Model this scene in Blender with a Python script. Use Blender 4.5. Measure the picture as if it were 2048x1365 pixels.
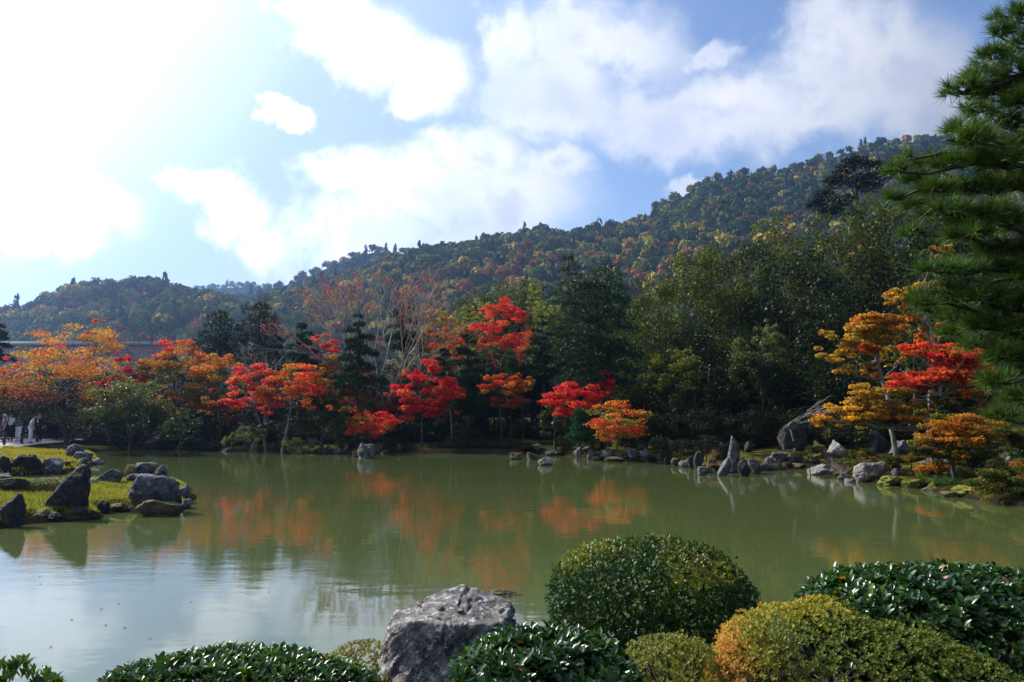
import bpy, math, random
import numpy as np
from mathutils import Vector, Matrix

# ---------------------------------------------------------------- scene, camera, light
for _o in list(bpy.data.objects):
    bpy.data.objects.remove(_o)
SC = bpy.context.scene
COL = SC.collection
F = 1577.0            # focal length in pixels of the 2048 px wide photograph
CAMH = 2.3            # eye above the water
PITCH = math.atan((830 - 682.5) / F)
cam = bpy.data.cameras.new('camera')
camo = bpy.data.objects.new('camera', cam)
COL.objects.link(camo)
camo.location = (0, 0, CAMH)
camo.rotation_euler = (math.pi / 2 + PITCH, 0, 0)
cam.sensor_width = 36
cam.lens = 36 * F / 2048
cam.clip_start = 0.05
cam.clip_end = 6000
SC.camera = camo

SUN_AZ, SUN_EL = math.radians(-60), math.radians(36)
sdir = Vector((math.sin(SUN_AZ) * math.cos(SUN_EL), math.cos(SUN_AZ) * math.cos(SUN_EL), math.sin(SUN_EL)))
sun = bpy.data.lights.new('sun', 'SUN')
sun.energy = 5.0
sun.angle = math.radians(0.53)
sun.color = (1.0, 0.93, 0.82)
suno = bpy.data.objects.new('sun', sun)
suno.rotation_euler = sdir.to_track_quat('Z', 'Y').to_euler()
suno.location = sdir * 300
COL.objects.link(suno)

SC.view_settings.view_transform = 'Standard'
SC.view_settings.look = 'None'
SC.view_settings.exposure = 0.6
SC.view_settings.gamma = 1.0
SC.view_settings.use_curve_mapping = False
SC.render.engine = 'CYCLES'
cy = SC.cycles
cy.max_bounces = 6
cy.diffuse_bounces = 2
cy.glossy_bounces = 3
cy.transmission_bounces = 3
cy.volume_bounces = 0
cy.transparent_max_bounces = 4
cy.sample_clamp_indirect = 4.0
cy.use_denoising = True
cy.caustics_reflective = False
cy.caustics_refractive = False


def ray(px, py):
    cp, sp = math.cos(PITCH), math.sin(PITCH)
    a, b = px - 1024.0, 682.5 - py
    return np.array((a, F * cp - b * sp, F * sp + b * cp))


def P(px, py, Y):
    d = ray(px, py)
    return np.array((0, 0, CAMH)) + d * (Y / d[1])


def W(px, py, z=0.0):
    d = ray(px, py)
    return np.array((0, 0, CAMH)) + d * ((z - CAMH) / d[2])


# ---------------------------------------------------------------- node helper
class NT:
    def __init__(s, tree):
        s.t = tree
        s.n = tree.nodes
        s.n.clear()

    def node(s, typ, props=None, **ins):
        nd = s.n.new(typ)
        for k, v in (props or {}).items():
            setattr(nd, k, v)
        for k, v in ins.items():
            key = int(k[1:]) if k[0] == 'i' and k[1:].isdigit() else k.replace('_', ' ')
            s.put(nd.inputs[key], v)
        return nd

    def put(s, sock, v):
        if isinstance(v, bpy.types.NodeSocket):
            s.t.links.new(v, sock)
        else:
            sock.default_value = v

    def math(s, op, a, b=None, c=None, clamp=False):
        nd = s.n.new('ShaderNodeMath')
        nd.operation = op
        nd.use_clamp = clamp
        for i, v in enumerate((a, b, c)):
            if v is not None:
                s.put(nd.inputs[i], v)
        return nd.outputs[0]

    def vmath(s, op, a, b=None, out=0):
        nd = s.n.new('ShaderNodeVectorMath')
        nd.operation = op
        s.put(nd.inputs[0], a)
        if b is not None:
            s.put(nd.inputs[1], b)
        return nd.outputs[out]

    def mix(s, f, a, b, blend='MIX'):
        nd = s.n.new('ShaderNodeMix')
        nd.data_type = 'RGBA'
        nd.blend_type = blend
        s.put(nd.inputs[0], f)
        s.put(nd.inputs[6], a)
        s.put(nd.inputs[7], b)
        return nd.outputs[2]

    def smooth(s, v, lo, hi, a=0.0, b=1.0):
        nd = s.n.new('ShaderNodeMapRange')
        nd.interpolation_type = 'SMOOTHSTEP'
        s.put(nd.inputs[0], v)
        for i, q in enumerate((lo, hi, a, b)):
            s.put(nd.inputs[1 + i], q)
        return nd.outputs[0]

    def noise(s, vec, scale, detail=4, rough=0.55, out=0, dist=0.0):
        nd = s.n.new('ShaderNodeTexNoise')
        s.put(nd.inputs['Vector'], vec)
        nd.inputs['Scale'].default_value = scale
        nd.inputs['Detail'].default_value = detail
        nd.inputs['Roughness'].default_value = rough
        nd.inputs['Distortion'].default_value = dist
        return nd.outputs[out]


def c4(c):
    return (c[0], c[1], c[2], 1.0)


# ---------------------------------------------------------------- world: sky and clouds by direction
wd = bpy.data.worlds.new('World')
SC.world = wd
wd.use_nodes = True
N = NT(wd.node_tree)
sky = N.node('ShaderNodeTexSky', dict(sky_type='NISHITA', sun_disc=False, sun_elevation=SUN_EL, sun_rotation=SUN_AZ,
                                      altitude=100.0, air_density=1.0, dust_density=0.9, ozone_density=2.0))
tc = N.node('ShaderNodeTexCoord')
D = tc.outputs['Generated']
sep = N.node('ShaderNodeSeparateXYZ', i0=D)
az = N.math('ARCTAN2', sep.outputs[0], sep.outputs[1])
el = N.math('ARCSINE', sep.outputs[2])
uv = N.node('ShaderNodeCombineXYZ', i0=az, i1=el, i2=0.0).outputs[0]
wn = N.noise(D, 5.0, 5, 0.6, out=1)
wn = N.vmath('SUBTRACT', wn, (0.5, 0.5, 0.5))
wn2 = N.noise(D, 22.0, 5, 0.6, out=1)
wn2 = N.vmath('SUBTRACT', wn2, (0.5, 0.5, 0.5))
uvw = N.vmath('ADD', uv, N.vmath('MULTIPLY', wn, (0.16, 0.12, 0.0)))
uvw = N.vmath('ADD', uvw, N.vmath('MULTIPLY', wn2, (0.07, 0.06, 0.0)))


def ang(px, py):
    d = ray(px, py)
    d = d / np.linalg.norm(d)
    return math.atan2(d[0], d[1]), math.asin(d[2])


BLOBS = [(650, 55, 95, 75), (740, 120, 120, 80), (850, 175, 115, 80), (800, 215, 70, 45), (600, 10, 60, 60),
         (1060, 95, 110, 95), (1190, 70, 150, 105), (1300, 110, 130, 120), (1120, 200, 190, 110), (1300, 250, 210, 80),
         (1460, 225, 200, 95), (1620, 235, 190, 75), (1680, 100, 150, 130), (1800, 140, 140, 150), (1860, 240, 130, 80), (1430, 110, 55, 30),
         (955, 320, 105, 60), (850, 385, 190, 80), (1120, 345, 90, 50), (1010, 420, 200, 110), (690, 360, 110, 60), (740, 480, 190, 90), (1000, 520, 260, 90),
         (390, 365, 85, 45), (470, 430, 90, 60), (540, 500, 80, 60), (110, 405, 125, 55), (30, 440, 90, 50), (560, 238, 45, 25), (1362, 372, 40, 18), (2150, 300, 130, 90)]
dm = None
for (bx, by, rx, ry) in BLOBS:
    a, e = ang(bx, by)
    sx, sy = F * 1.12 / rx, F * 1.12 / ry
    v = N.vmath('MULTIPLY', uvw, (sx, sy, 0))
    d = N.vmath('DISTANCE', v, (a * sx, e * sy, 0), out=1)
    if dm is None:
        dm = d
    else:
        nd = N.n.new('ShaderNodeMath')
        nd.operation = 'SMOOTH_MIN'
        N.put(nd.inputs[0], dm); N.put(nd.inputs[1], d); nd.inputs[2].default_value = 0.25
        dm = nd.outputs[0]
fine = N.noise(D, 11.0, 7, 0.62)
dens_in = N.math('ADD', N.math('SUBTRACT', 1.1, dm), N.math('MULTIPLY', N.math('SUBTRACT', fine, 0.5), 1.7))
# the rest of the sky dome carries the same broken cumulus
gen = N.noise(N.vmath('MULTIPLY', D, (1, 1, 1.7)), 2.6, 7, 0.6)
dens_out = N.math('MULTIPLY', N.math('SUBTRACT', gen, 0.5), 4.0)
ctr = N.vmath('DISTANCE', N.vmath('MULTIPLY', uv, (1 / 0.8, 1 / 0.52, 0)), (0.0, 0.1, 0.0), out=1)
outw = N.smooth(ctr, 0.95, 1.15)
dens = N.math('ADD', N.math('MULTIPLY', dens_in, N.math('SUBTRACT', 1.0, outw)), N.math('MULTIPLY', dens_out, outw))
sunang = N.vmath('DOT_PRODUCT', D, tuple(sdir), out=1)
alpha = N.smooth(dens, -0.25, 1.0)
alpha = N.math('MULTIPLY', alpha, N.smooth(sunang, 0.60, 0.92, 0.95, 0.75))
body = N.smooth(N.math('ADD', dens, N.math('MULTIPLY', N.math('SUBTRACT', N.noise(D, 7.0, 5, 0.55), 0.5), 1.6)), 0.30, 1.15)
away = N.smooth(sunang, 0.93, 0.55)
shade = N.math('MULTIPLY', body, N.math('MULTIPLY_ADD', away, 0.62, 0.34))
ccol = N.mix(shade, (1.0, 0.99, 0.985, 1), (0.62, 0.66, 0.82, 1))
cstr = N.math('ADD', N.smooth(sunang, 0.0, 0.42, 0.28, 0.80), N.smooth(sunang, 0.5, 1.0, 0.0, 1.5))
bg1 = N.node('ShaderNodeBackground', Color=N.mix(1.0, sky.outputs[0], (1.02, 1.04, 1.14, 1), 'MULTIPLY'), Strength=0.105)
bg2 = N.node('ShaderNodeBackground', Color=ccol, Strength=cstr)
# thin bright veil of high cloud around the sun
veil = N.math('MULTIPLY', N.smooth(sunang, 0.42, 0.84), N.smooth(N.noise(D, 3.0, 5, 0.6), 0.2, 0.6, 0.75, 0.95))
bg3 = N.node('ShaderNodeBackground', Color=(0.74, 0.90, 1.18, 1), Strength=N.smooth(sunang, 0.74, 1.0, 0.60, 1.9))
mv = N.node('ShaderNodeMixShader', i0=veil, i1=bg1.outputs[0], i2=bg3.outputs[0])
mx = N.node('ShaderNodeMixShader', i0=alpha, i1=mv.outputs[0], i2=bg2.outputs[0])
N.node('ShaderNodeOutputWorld', Surface=mx.outputs[0])
wd.cycles.sampling_method = 'MANUAL'
wd.cycles.sample_map_resolution = 512

# ---------------------------------------------------------------- object helpers
def tag(o, label=None, cat=None, group=None, kind=None):
    if label: o['label'] = label
    if cat: o['category'] = cat
    if group: o['group'] = group
    if kind: o['kind'] = kind
    return o


def empty(name, loc, label, cat, group=None):
    o = bpy.data.objects.new(name, None)
    o.empty_display_size = 0.3
    o.location = tuple(float(q) for q in loc)
    COL.objects.link(o)
    return tag(o, label, cat, group)


def mesh_np(name, V, faces, mat, col=None, smooth=False):
    V = np.asarray(V, np.float32)
    me = bpy.data.meshes.new(name)
    me.vertices.add(len(V))
    me.vertices.foreach_set('co', V.ravel())
    li = np.concatenate([np.asarray(f, np.int32).ravel() for f in faces])
    tot = np.concatenate([np.full(len(f), np.asarray(f).shape[1], np.int32) for f in faces])
    st = np.concatenate(([0], np.cumsum(tot)[:-1])).astype(np.int32)
    me.loops.add(len(li))
    me.loops.foreach_set('vertex_index', li)
    me.polygons.add(len(tot))
    me.polygons.foreach_set('loop_start', st)
    if smooth:
        me.polygons.foreach_set('use_smooth', np.ones(len(tot), bool))
    if col is not None:
        at = me.color_attributes.new('Col', 'FLOAT_COLOR', 'POINT')
        c = np.ones((len(V), 4), np.float32)
        c[:, :3] = col
        at.data.foreach_set('color', c.ravel())
    me.update(calc_edges=True)
    if mat: me.materials.append(mat)
    return me


def put(name, me, parent=None, loc=None):
    o = bpy.data.objects.new(name, me)
    COL.objects.link(o)
    if parent: o.parent = parent
    if loc is not None: o.location = tuple(float(q) for q in loc)
    return o


class Geo:
    def __init__(s):
        s.V, s.F4, s.F3, s.C, s.n = [], [], [], [], 0

    def add(s, V, quads=None, tris=None, col=(1, 1, 1)):
        V = np.asarray(V, float)
        if quads is not None and len(quads): s.F4.append(np.asarray(quads) + s.n)
        if tris is not None and len(tris): s.F3.append(np.asarray(tris) + s.n)
        c = np.empty((len(V), 3))
        c[:] = col
        s.V.append(V); s.C.append(c); s.n += len(V)
        return s

    def mesh(s, name, mat, smooth=False):
        fs = []
        if s.F4: fs.append(np.concatenate(s.F4))
        if s.F3: fs.append(np.concatenate(s.F3))
        return mesh_np(name, np.concatenate(s.V), fs, mat, np.concatenate(s.C), smooth)


def norm(v):
    return v / np.maximum(np.linalg.norm(v, axis=-1, keepdims=True), 1e-9)


def unit(rng, n):
    return norm(rng.normal(size=(n, 3)))


def tube(path, rad, n=6, cap=True):
    path = np.asarray(path, float)
    k = len(path)
    rad = np.broadcast_to(np.asarray(rad, float), (k,))
    t = np.gradient(path, axis=0)
    t = norm(t)
    ref = np.where(np.abs(t[:, 2:3]) > 0.9, np.array([[1., 0, 0]]), np.array([[0., 0, 1]]))
    ref = ref[len(ref) // 2] * np.ones((k, 1))
    a = norm(np.cross(t, ref)); b = np.cross(t, a)
    th = np.arange(n) * 2 * math.pi / n
    V = path[:, None, :] + rad[:, None, None] * (a[:, None, :] * np.cos(th)[None, :, None] + b[:, None, :] * np.sin(th)[None, :, None])
    V = V.reshape(-1, 3)
    i = np.arange(k - 1)[:, None] * n; j = np.arange(n)[None, :]; j2 = (j + 1) % n
    Q = np.stack([i + j, i + j2, i + n + j2, i + n + j], -1).reshape(-1, 4)
    T = None
    if cap:
        V = np.vstack([V, path[-1:]])
        last = (k - 1) * n
        T = np.stack([last + np.arange(n), last + (np.arange(n) + 1) % n, np.full(n, len(V) - 1)], -1)
    return V, Q, T


def curve(p0, p1, sag=0.0, n=6, rng=None, wob=0.0):
    p0, p1 = np.asarray(p0, float), np.asarray(p1, float)
    t = np.linspace(0, 1, n)[:, None]
    p = p0 + (p1 - p0) * t
    p[:, 2] += (4 * sag * t * (1 - t))[:, 0]
    if rng is not None and wob:
        p[1:-1] += rng.normal(size=(n - 2, 3)) * wob
    return p


def leaves(geo, rng, pos, nrm, L, Wd, col, droop=0.3):
    n = len(pos)
    L = np.asarray(L) * np.ones(n); Wd = np.asarray(Wd) * np.ones(n)
    ax = np.cross(nrm, unit(rng, n)); ax[:, 2] -= droop; ax = norm(ax - nrm * np.sum(ax * nrm, 1, keepdims=True))
    sd = np.cross(ax, nrm)
    a = pos - ax * (L / 2)[:, None]
    b = pos + ax * (L / 2)[:, None]
    m = pos - ax * (L * 0.08)[:, None] + nrm * (Wd * 0.12)[:, None]
    l = m - sd * (Wd / 2)[:, None]
    r = m + sd * (Wd / 2)[:, None]
    V = np.stack([a, l, b, r], 1).reshape(-1, 3)
    Q = np.arange(n * 4).reshape(-1, 4)
    C = np.repeat(np.asarray(col) * np.ones((n, 3)), 4, axis=0)
    geo.add(V, Q, None, C)


def lattice(p, seed):
    """value noise, vectorised"""
    i = np.floor(p).astype(np.int64); f = p - i
    f = f * f * (3 - 2 * f)
    def h(a):
        q = (a[:, 0] * 374761393 + a[:, 1] * 668265263 + a[:, 2] * 2147483647 + seed * 974711) & 0x7fffffff
        q = ((q ^ (q >> 13)) * 1274126177) & 0x7fffffff
        return ((q ^ (q >> 16)) & 0xffff) / 65535.0
    out = 0
    for dx in (0, 1):
        for dy in (0, 1):
            for dz in (0, 1):
                w = (f[:, 0] if dx else 1 - f[:, 0]) * (f[:, 1] if dy else 1 - f[:, 1]) * (f[:, 2] if dz else 1 - f[:, 2])
                out = out + w * h(i + np.array((dx, dy, dz)))
    return out


def fbm(p, seed, octv=4, gain=0.5):
    s, a, t = 0, 1.0, 0
    for k in range(octv):
        s = s + a * (lattice(p * 2 ** k + k * 7.3, seed + k) - 0.5)
        t += a; a *= gain
    return s / t * 2


def sat(v):
    return np.clip(v, 0, 1)


def sstep(a, b, v):
    t = sat((v - a) / (b - a))
    return t * t * (3 - 2 * t)

# ---------------------------------------------------------------- materials
def new_mat(name):
    m = bpy.data.materials.new(name)
    m.use_nodes = True
    return m, NT(m.node_tree)


def leaf_mat(name, rough=0.5, trans=0.35, spec=0.4, tgain=1.3, hue=(1.0, 1.0, 1.0)):
    m, n = new_mat(name)
    at = n.node('ShaderNodeAttribute', dict(attribute_name='Col'))
    oi = n.node('ShaderNodeObjectInfo')
    c = n.mix(1.0, at.outputs[0], oi.outputs['Color'], 'MULTIPLY')
    geo = n.node('ShaderNodeNewGeometry')
    v = n.noise(geo.outputs['Position'], 1.3, 3)
    c = n.mix(1.0, c, n.node('ShaderNodeCombineColor', i0=n.smooth(v, 0.25, 0.75, 0.75, 1.25), i1=n.smooth(v, 0.25, 0.75, 0.8, 1.2), i2=0.9).outputs[0], 'MULTIPLY')
    p = n.node('ShaderNodeBsdfPrincipled', Base_Color=c, Roughness=rough)
    p.inputs['Specular IOR Level'].default_value = spec
    tcol = n.mix(1.0, c, (tgain * hue[0], tgain * hue[1], tgain * hue[2], 1), 'MULTIPLY')
    t = n.node('ShaderNodeBsdfTranslucent', Color=tcol)
    mx = n.node('ShaderNodeMixShader', i0=trans, i1=p.outputs[0], i2=t.outputs[0])
    n.node('ShaderNodeOutputMaterial', Surface=mx.outputs[0])
    return m


M = {}
M['maple'] = leaf_mat('maple_leaf', 0.6, 0.55, 0.12, 1.3)
M['glossy'] = leaf_mat('glossy_leaf', 0.42, 0.42, 0.12, 1.7, (1.15, 1.1, 0.45))
M['needle'] = leaf_mat('pine_needle', 0.5, 0.15, 0.2, 1.2)
M['far'] = leaf_mat('far_leaf', 0.8, 0.15, 0.04, 1.3)
M['shade'] = leaf_mat('shade_leaf', 0.5, 0.1, 0.07, 1.2)  # duller copy of the glossy leaf, thicket shade put into the material
M['hedge'] = leaf_mat('hedge_leaf', 0.30, 0.22, 0.42, 1.6, (1.1, 1.2, 0.5))
M['azalea'] = leaf_mat('azalea_leaf', 0.5, 0.38, 0.2, 1.4)
M['box'] = leaf_mat('boxwood_leaf', 0.38, 0.25, 0.22, 1.5, (1.1, 1.2, 0.5))
M['grass'] = leaf_mat('grass_blade', 0.55, 0.45, 0.3, 1.2)


def bark_mat(name, a, b, scale=9):
    m, n = new_mat(name)
    g = n.node('ShaderNodeTexCoord').outputs['Object']
    s = n.vmath('MULTIPLY', g, (1, 1, 0.35))
    v = n.noise(s, scale, 6, 0.65)
    c = n.mix(n.smooth(v, 0.35, 0.68), c4(a), c4(b))
    bp = n.node('ShaderNodeBump', Strength=0.6, Distance=0.03, Height=v)
    p = n.node('ShaderNodeBsdfPrincipled', Base_Color=c, Roughness=0.85, Normal=bp.outputs[0])
    p.inputs['Specular IOR Level'].default_value = 0.2
    n.node('ShaderNodeOutputMaterial', Surface=p.outputs[0])
    return m


M['bark'] = bark_mat('dark_bark', (0.03, 0.024, 0.02), (0.10, 0.08, 0.065))
M['greybark'] = bark_mat('grey_bark', (0.09, 0.085, 0.075), (0.26, 0.24, 0.21), 6)
M['twig'] = bark_mat('pale_twig', (0.24, 0.20, 0.18), (0.40, 0.35, 0.32), 4)
M['redtwig'] = bark_mat('red_twig', (0.14, 0.07, 0.06), (0.24, 0.13, 0.11), 4)


def rock_mat(name, base, light, dark, moss=0.0, mosscol=(0.07, 0.075, 0.012), scale=3.0, lich=0.5):
    m, n = new_mat(name)
    g = n.node('ShaderNodeTexCoord').outputs['Object']
    oi = n.node('ShaderNodeObjectInfo')
    off = n.node('ShaderNodeCombineXYZ', i0=n.math('MULTIPLY', oi.outputs['Random'], 50.0), i1=0.0, i2=0.0).outputs[0]
    g = n.vmath('ADD', g, off)
    v1 = n.noise(g, scale, 8, 0.65)
    v2 = n.noise(g, scale * 3.1, 8, 0.7, dist=0.6)
    v3 = n.noise(g, scale * 14, 5, 0.7)
    c = n.mix(n.smooth(v1, 0.35, 0.65), c4(base), c4(dark))
    c = n.mix(n.math('MULTIPLY', n.smooth(v2, 0.52, 0.62), lich), c, c4(light))
    c = n.mix(n.smooth(v3, 0.5, 0.75, 0.0, 0.6), c, c4(dark))
    vo = n.node('ShaderNodeTexVoronoi', dict(feature='DISTANCE_TO_EDGE'), Vector=n.vmath('ADD', g, n.vmath('MULTIPLY', n.noise(g, 2.5 * scale, 4, 0.6, out=1), (0.35, 0.35, 0.35))), Scale=scale * 0.9)
    crack = n.smooth(vo.outputs[0], 0.0, 0.05)
    c = n.mix(n.math('MULTIPLY', n.math('SUBTRACT', 1.0, crack), 0.55), c, c4([q * 0.4 for q in dark]))
    if moss > 0:
        nz = n.node('ShaderNodeSeparateXYZ', i0=n.node('ShaderNodeNewGeometry').outputs['Normal']).outputs[2]
        k = n.math('ADD', nz, n.math('MULTIPLY', n.math('SUBTRACT', n.noise(g, scale * 1.7, 6, 0.65), 0.5), 1.8))
        mk = n.smooth(k, 1.15 - moss, 1.35 - moss)
        mc = n.mix(v3, c4([q * 0.6 for q in mosscol]), c4([q * 1.5 for q in mosscol]))
        c = n.mix(mk, c, mc)
    h = n.math('ADD', n.math('MULTIPLY', v2, 0.6), n.math('ADD', n.math('MULTIPLY', v3, 0.25), n.math('MULTIPLY', crack, 0.25)))
    bp = n.node('ShaderNodeBump', Strength=0.8, Distance=0.05, Height=h)
    p = n.node('ShaderNodeBsdfPrincipled', Base_Color=c, Roughness=0.8, Normal=bp.outputs[0])
    p.inputs['Specular IOR Level'].default_value = 0.3
    n.node('ShaderNodeOutputMaterial', Surface=p.outputs[0])
    return m


M['rock'] = rock_mat('grey_rock', (0.12, 0.118, 0.12), (0.36, 0.36, 0.36), (0.03, 0.029, 0.03))
M['pale'] = rock_mat('pale_rock', (0.22, 0.205, 0.19), (0.46, 0.44, 0.41), (0.12, 0.10, 0.09))
M['dark'] = rock_mat('dark_rock', (0.03, 0.028, 0.026), (0.11, 0.11, 0.10), (0.012, 0.011, 0.01), 0.2)
M['blue'] = rock_mat('blue_grey_rock', (0.11, 0.115, 0.13), (0.30, 0.31, 0.34), (0.03, 0.03, 0.034))
M['mossy'] = rock_mat('mossy_rock', (0.10, 0.085, 0.06), (0.2, 0.19, 0.17), (0.03, 0.025, 0.02), 0.75, (0.10, 0.10, 0.015))
M['brown'] = rock_mat('brown_rock', (0.12, 0.08, 0.045), (0.2, 0.17, 0.12), (0.03, 0.022, 0.016), 0.5, (0.10, 0.085, 0.02))
M['mossmound'] = rock_mat('moss', (0.08, 0.085, 0.012), (0.16, 0.16, 0.02), (0.03, 0.035, 0.01), 0.9, (0.17, 0.17, 0.015), 6)
M['bigrock'] = rock_mat('foreground_rock', (0.25, 0.225, 0.20), (0.62, 0.59, 0.55), (0.045, 0.038, 0.034), 0.0, scale=5.5, lich=0.8)


def simple(name, c, rough=0.7, spec=0.3, var=0.0, scale=20):
    m, n = new_mat(name)
    col = c4(c)
    p = n.node('ShaderNodeBsdfPrincipled', Roughness=rough)
    p.inputs['Specular IOR Level'].default_value = spec
    g = n.node('ShaderNodeTexCoord').outputs['Object']
    v = n.noise(g, scale, 4)
    col = n.mix(v, c4([q * (1 - var) for q in c]), c4([min(1, q * (1 + var)) for q in c]))
    n.put(p.inputs['Base Color'], col)
    n.node('ShaderNodeOutputMaterial', Surface=p.outputs[0])
    return m


# ground: moss, thin grass and bare earth, the earth darkened to paint canopy shade
m, n = new_mat('ground_soil')
g = n.node('ShaderNodeNewGeometry').outputs['Position']
v1 = n.noise(g, 0.35, 6, 0.6); v2 = n.noise(g, 3.0, 6, 0.65); v3 = n.noise(g, 28.0, 4, 0.7)
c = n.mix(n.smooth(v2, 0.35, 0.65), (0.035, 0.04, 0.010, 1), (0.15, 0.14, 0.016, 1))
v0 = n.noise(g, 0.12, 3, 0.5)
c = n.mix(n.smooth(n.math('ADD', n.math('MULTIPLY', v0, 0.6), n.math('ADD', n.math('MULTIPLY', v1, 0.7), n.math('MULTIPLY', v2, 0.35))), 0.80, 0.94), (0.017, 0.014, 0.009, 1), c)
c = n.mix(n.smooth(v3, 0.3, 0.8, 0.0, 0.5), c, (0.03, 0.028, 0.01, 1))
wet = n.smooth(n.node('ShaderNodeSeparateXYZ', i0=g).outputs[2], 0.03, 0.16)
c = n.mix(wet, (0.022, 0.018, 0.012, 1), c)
bp = n.node('ShaderNodeBump', Strength=0.8, Distance=0.05, Height=n.math('ADD', v2, v3))
p = n.node('ShaderNodeBsdfPrincipled', Base_Color=c, Roughness=0.9, Normal=bp.outputs[0])
p.inputs['Specular IOR Level'].default_value = 0.0
n.node('ShaderNodeOutputMaterial', Surface=p.outputs[0])
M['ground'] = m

m, n = new_mat('hill_soil')
g = n.node('ShaderNodeNewGeometry').outputs['Position']
v = n.noise(g, 0.15, 6, 0.6)
c = n.mix(n.smooth(v, 0.3, 0.7), (0.010, 0.014, 0.007, 1), (0.022, 0.024, 0.010, 1))
p = n.node('ShaderNodeBsdfPrincipled', Base_Color=c, Roughness=0.95)
p.inputs['Specular IOR Level'].default_value = 0.0
n.node('ShaderNodeOutputMaterial', Surface=p.outputs[0])
M['hill'] = m

m, n = new_mat('gravel_path')
g = n.node('ShaderNodeNewGeometry').outputs['Position']
v = n.noise(g, 25.0, 5, 0.7)
c = n.mix(v, (0.30, 0.29, 0.28, 1), (0.50, 0.48, 0.46, 1))
p = n.node('ShaderNodeBsdfPrincipled', Base_Color=c, Roughness=0.9)
n.node('ShaderNodeOutputMaterial', Surface=p.outputs[0])
M['path'] = m

# water: turbid green body under a rippled surface
m, n = new_mat('pond_water')
g = n.node('ShaderNodeNewGeometry').outputs['Position']
w1 = n.noise(n.vmath('MULTIPLY', g, (0.8, 1.5, 1)), 1.6, 2, 0.5)
w2 = n.noise(n.vmath('MULTIPLY', g, (1.0, 2.4, 1)), 7.0, 3, 0.55)
patch = n.smooth(n.noise(g, 0.22, 3, 0.5), 0.42, 0.62, 0.15, 1.0)
h = n.math('ADD', n.math('MULTIPLY', w1, 0.5), n.math('MULTIPLY', n.math('MULTIPLY', w2, 0.2), patch))
bp = n.node('ShaderNodeBump', Strength=0.055, Distance=0.10, Height=h)
v = n.noise(g, 0.15, 4, 0.6)
c = n.mix(n.smooth(v, 0.3, 0.7), (0.060, 0.080, 0.023, 1), (0.072, 0.092, 0.030, 1))
body = n.node('ShaderNodeBsdfDiffuse', Color=c)
gl = n.node('ShaderNodeBsdfGlossy', Color=(1, 1, 1, 1), Roughness=0.035, Normal=bp.outputs[0])
fr = n.node('ShaderNodeFresnel', IOR=1.56, Normal=bp.outputs[0])
mx = n.node('ShaderNodeMixShader', i0=fr.outputs[0], i1=body.outputs[0], i2=gl.outputs[0])
n.node('ShaderNodeOutputMaterial', Surface=mx.outputs[0])
M['water'] = m

# air
m, n = new_mat('haze_air')
vol = n.node('ShaderNodeVolumePrincipled', Color=(0.36, 0.58, 1.0, 1), Density=0.00028, Anisotropy=0.7)
n.node('ShaderNodeOutputMaterial', Volume=vol.outputs[0])
M['haze'] = m

# ---------------------------------------------------------------- the land
def wl(*pts):
    return [tuple(W(px, py)[:2]) for px, py in pts]


POND = wl((-420, 1085), (-120, 1068), (0, 1058), (60, 1046), (190, 1040), (205, 1028), (262, 1022), (300, 1030), (360, 1028),
          (384, 1003), (376, 975), (332, 956), (262, 956), (190, 966), (120, 976), (60, 972), (-20, 966),
          (-20, 955), (50, 952), (130, 946), (170, 934), (204, 926), (190, 913), (176, 906), (215, 902), (330, 898), (420, 900), (500, 903), (600, 905),
          (690, 908), (800, 906), (930, 908), (1020, 910), (1080, 908), (1150, 914), (1190, 921), (1260, 924), (1310, 924), (1345, 931), (1385, 936), (1430, 948),
          (1500, 944), (1560, 940), (1610, 941), (1660, 953), (1715, 964), (1765, 968), (1850, 979), (1905, 993), (1960, 1001), (2048, 1016), (2160, 1030))
_last = POND[-1]
POND += [(_last[0] + 1.0, 12.0), (9.5, 8.4), (6.0, 7.6), (3.6, 7.4), (2.4, 8.0), (0.9, 8.0), (0.3, 7.0), (-0.6, 6.6), (-1.6, 6.1), (-3.0, 5.6), (-4.5, 5.0), (-7, 5.0), (-12, 4.6), (-22, 6.0)]
POND = np.array(POND)


def pond_sd(x, y):
    """signed distance to the waterline, positive on land"""
    x = np.atleast_1d(np.asarray(x, float)); y = np.atleast_1d(np.asarray(y, float))
    best = np.full(x.shape, 1e9); ins = np.zeros(x.shape, bool)
    n = len(POND)
    for i in range(n):
        ax, ay = POND[i]; bx, by = POND[(i + 1) % n]
        dx, dy = bx - ax, by - ay
        t = np.clip(((x - ax) * dx + (y - ay) * dy) / (dx * dx + dy * dy + 1e-9), 0, 1)
        best = np.minimum(best, np.hypot(x - ax - t * dx, y - ay - t * dy))
        cr = (ay > y) != (by > y)
        ins ^= cr & (x < (bx - ax) * (y - ay) / (by - ay + 1e-12) + ax)
    return np.where(ins, -best, best)


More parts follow.
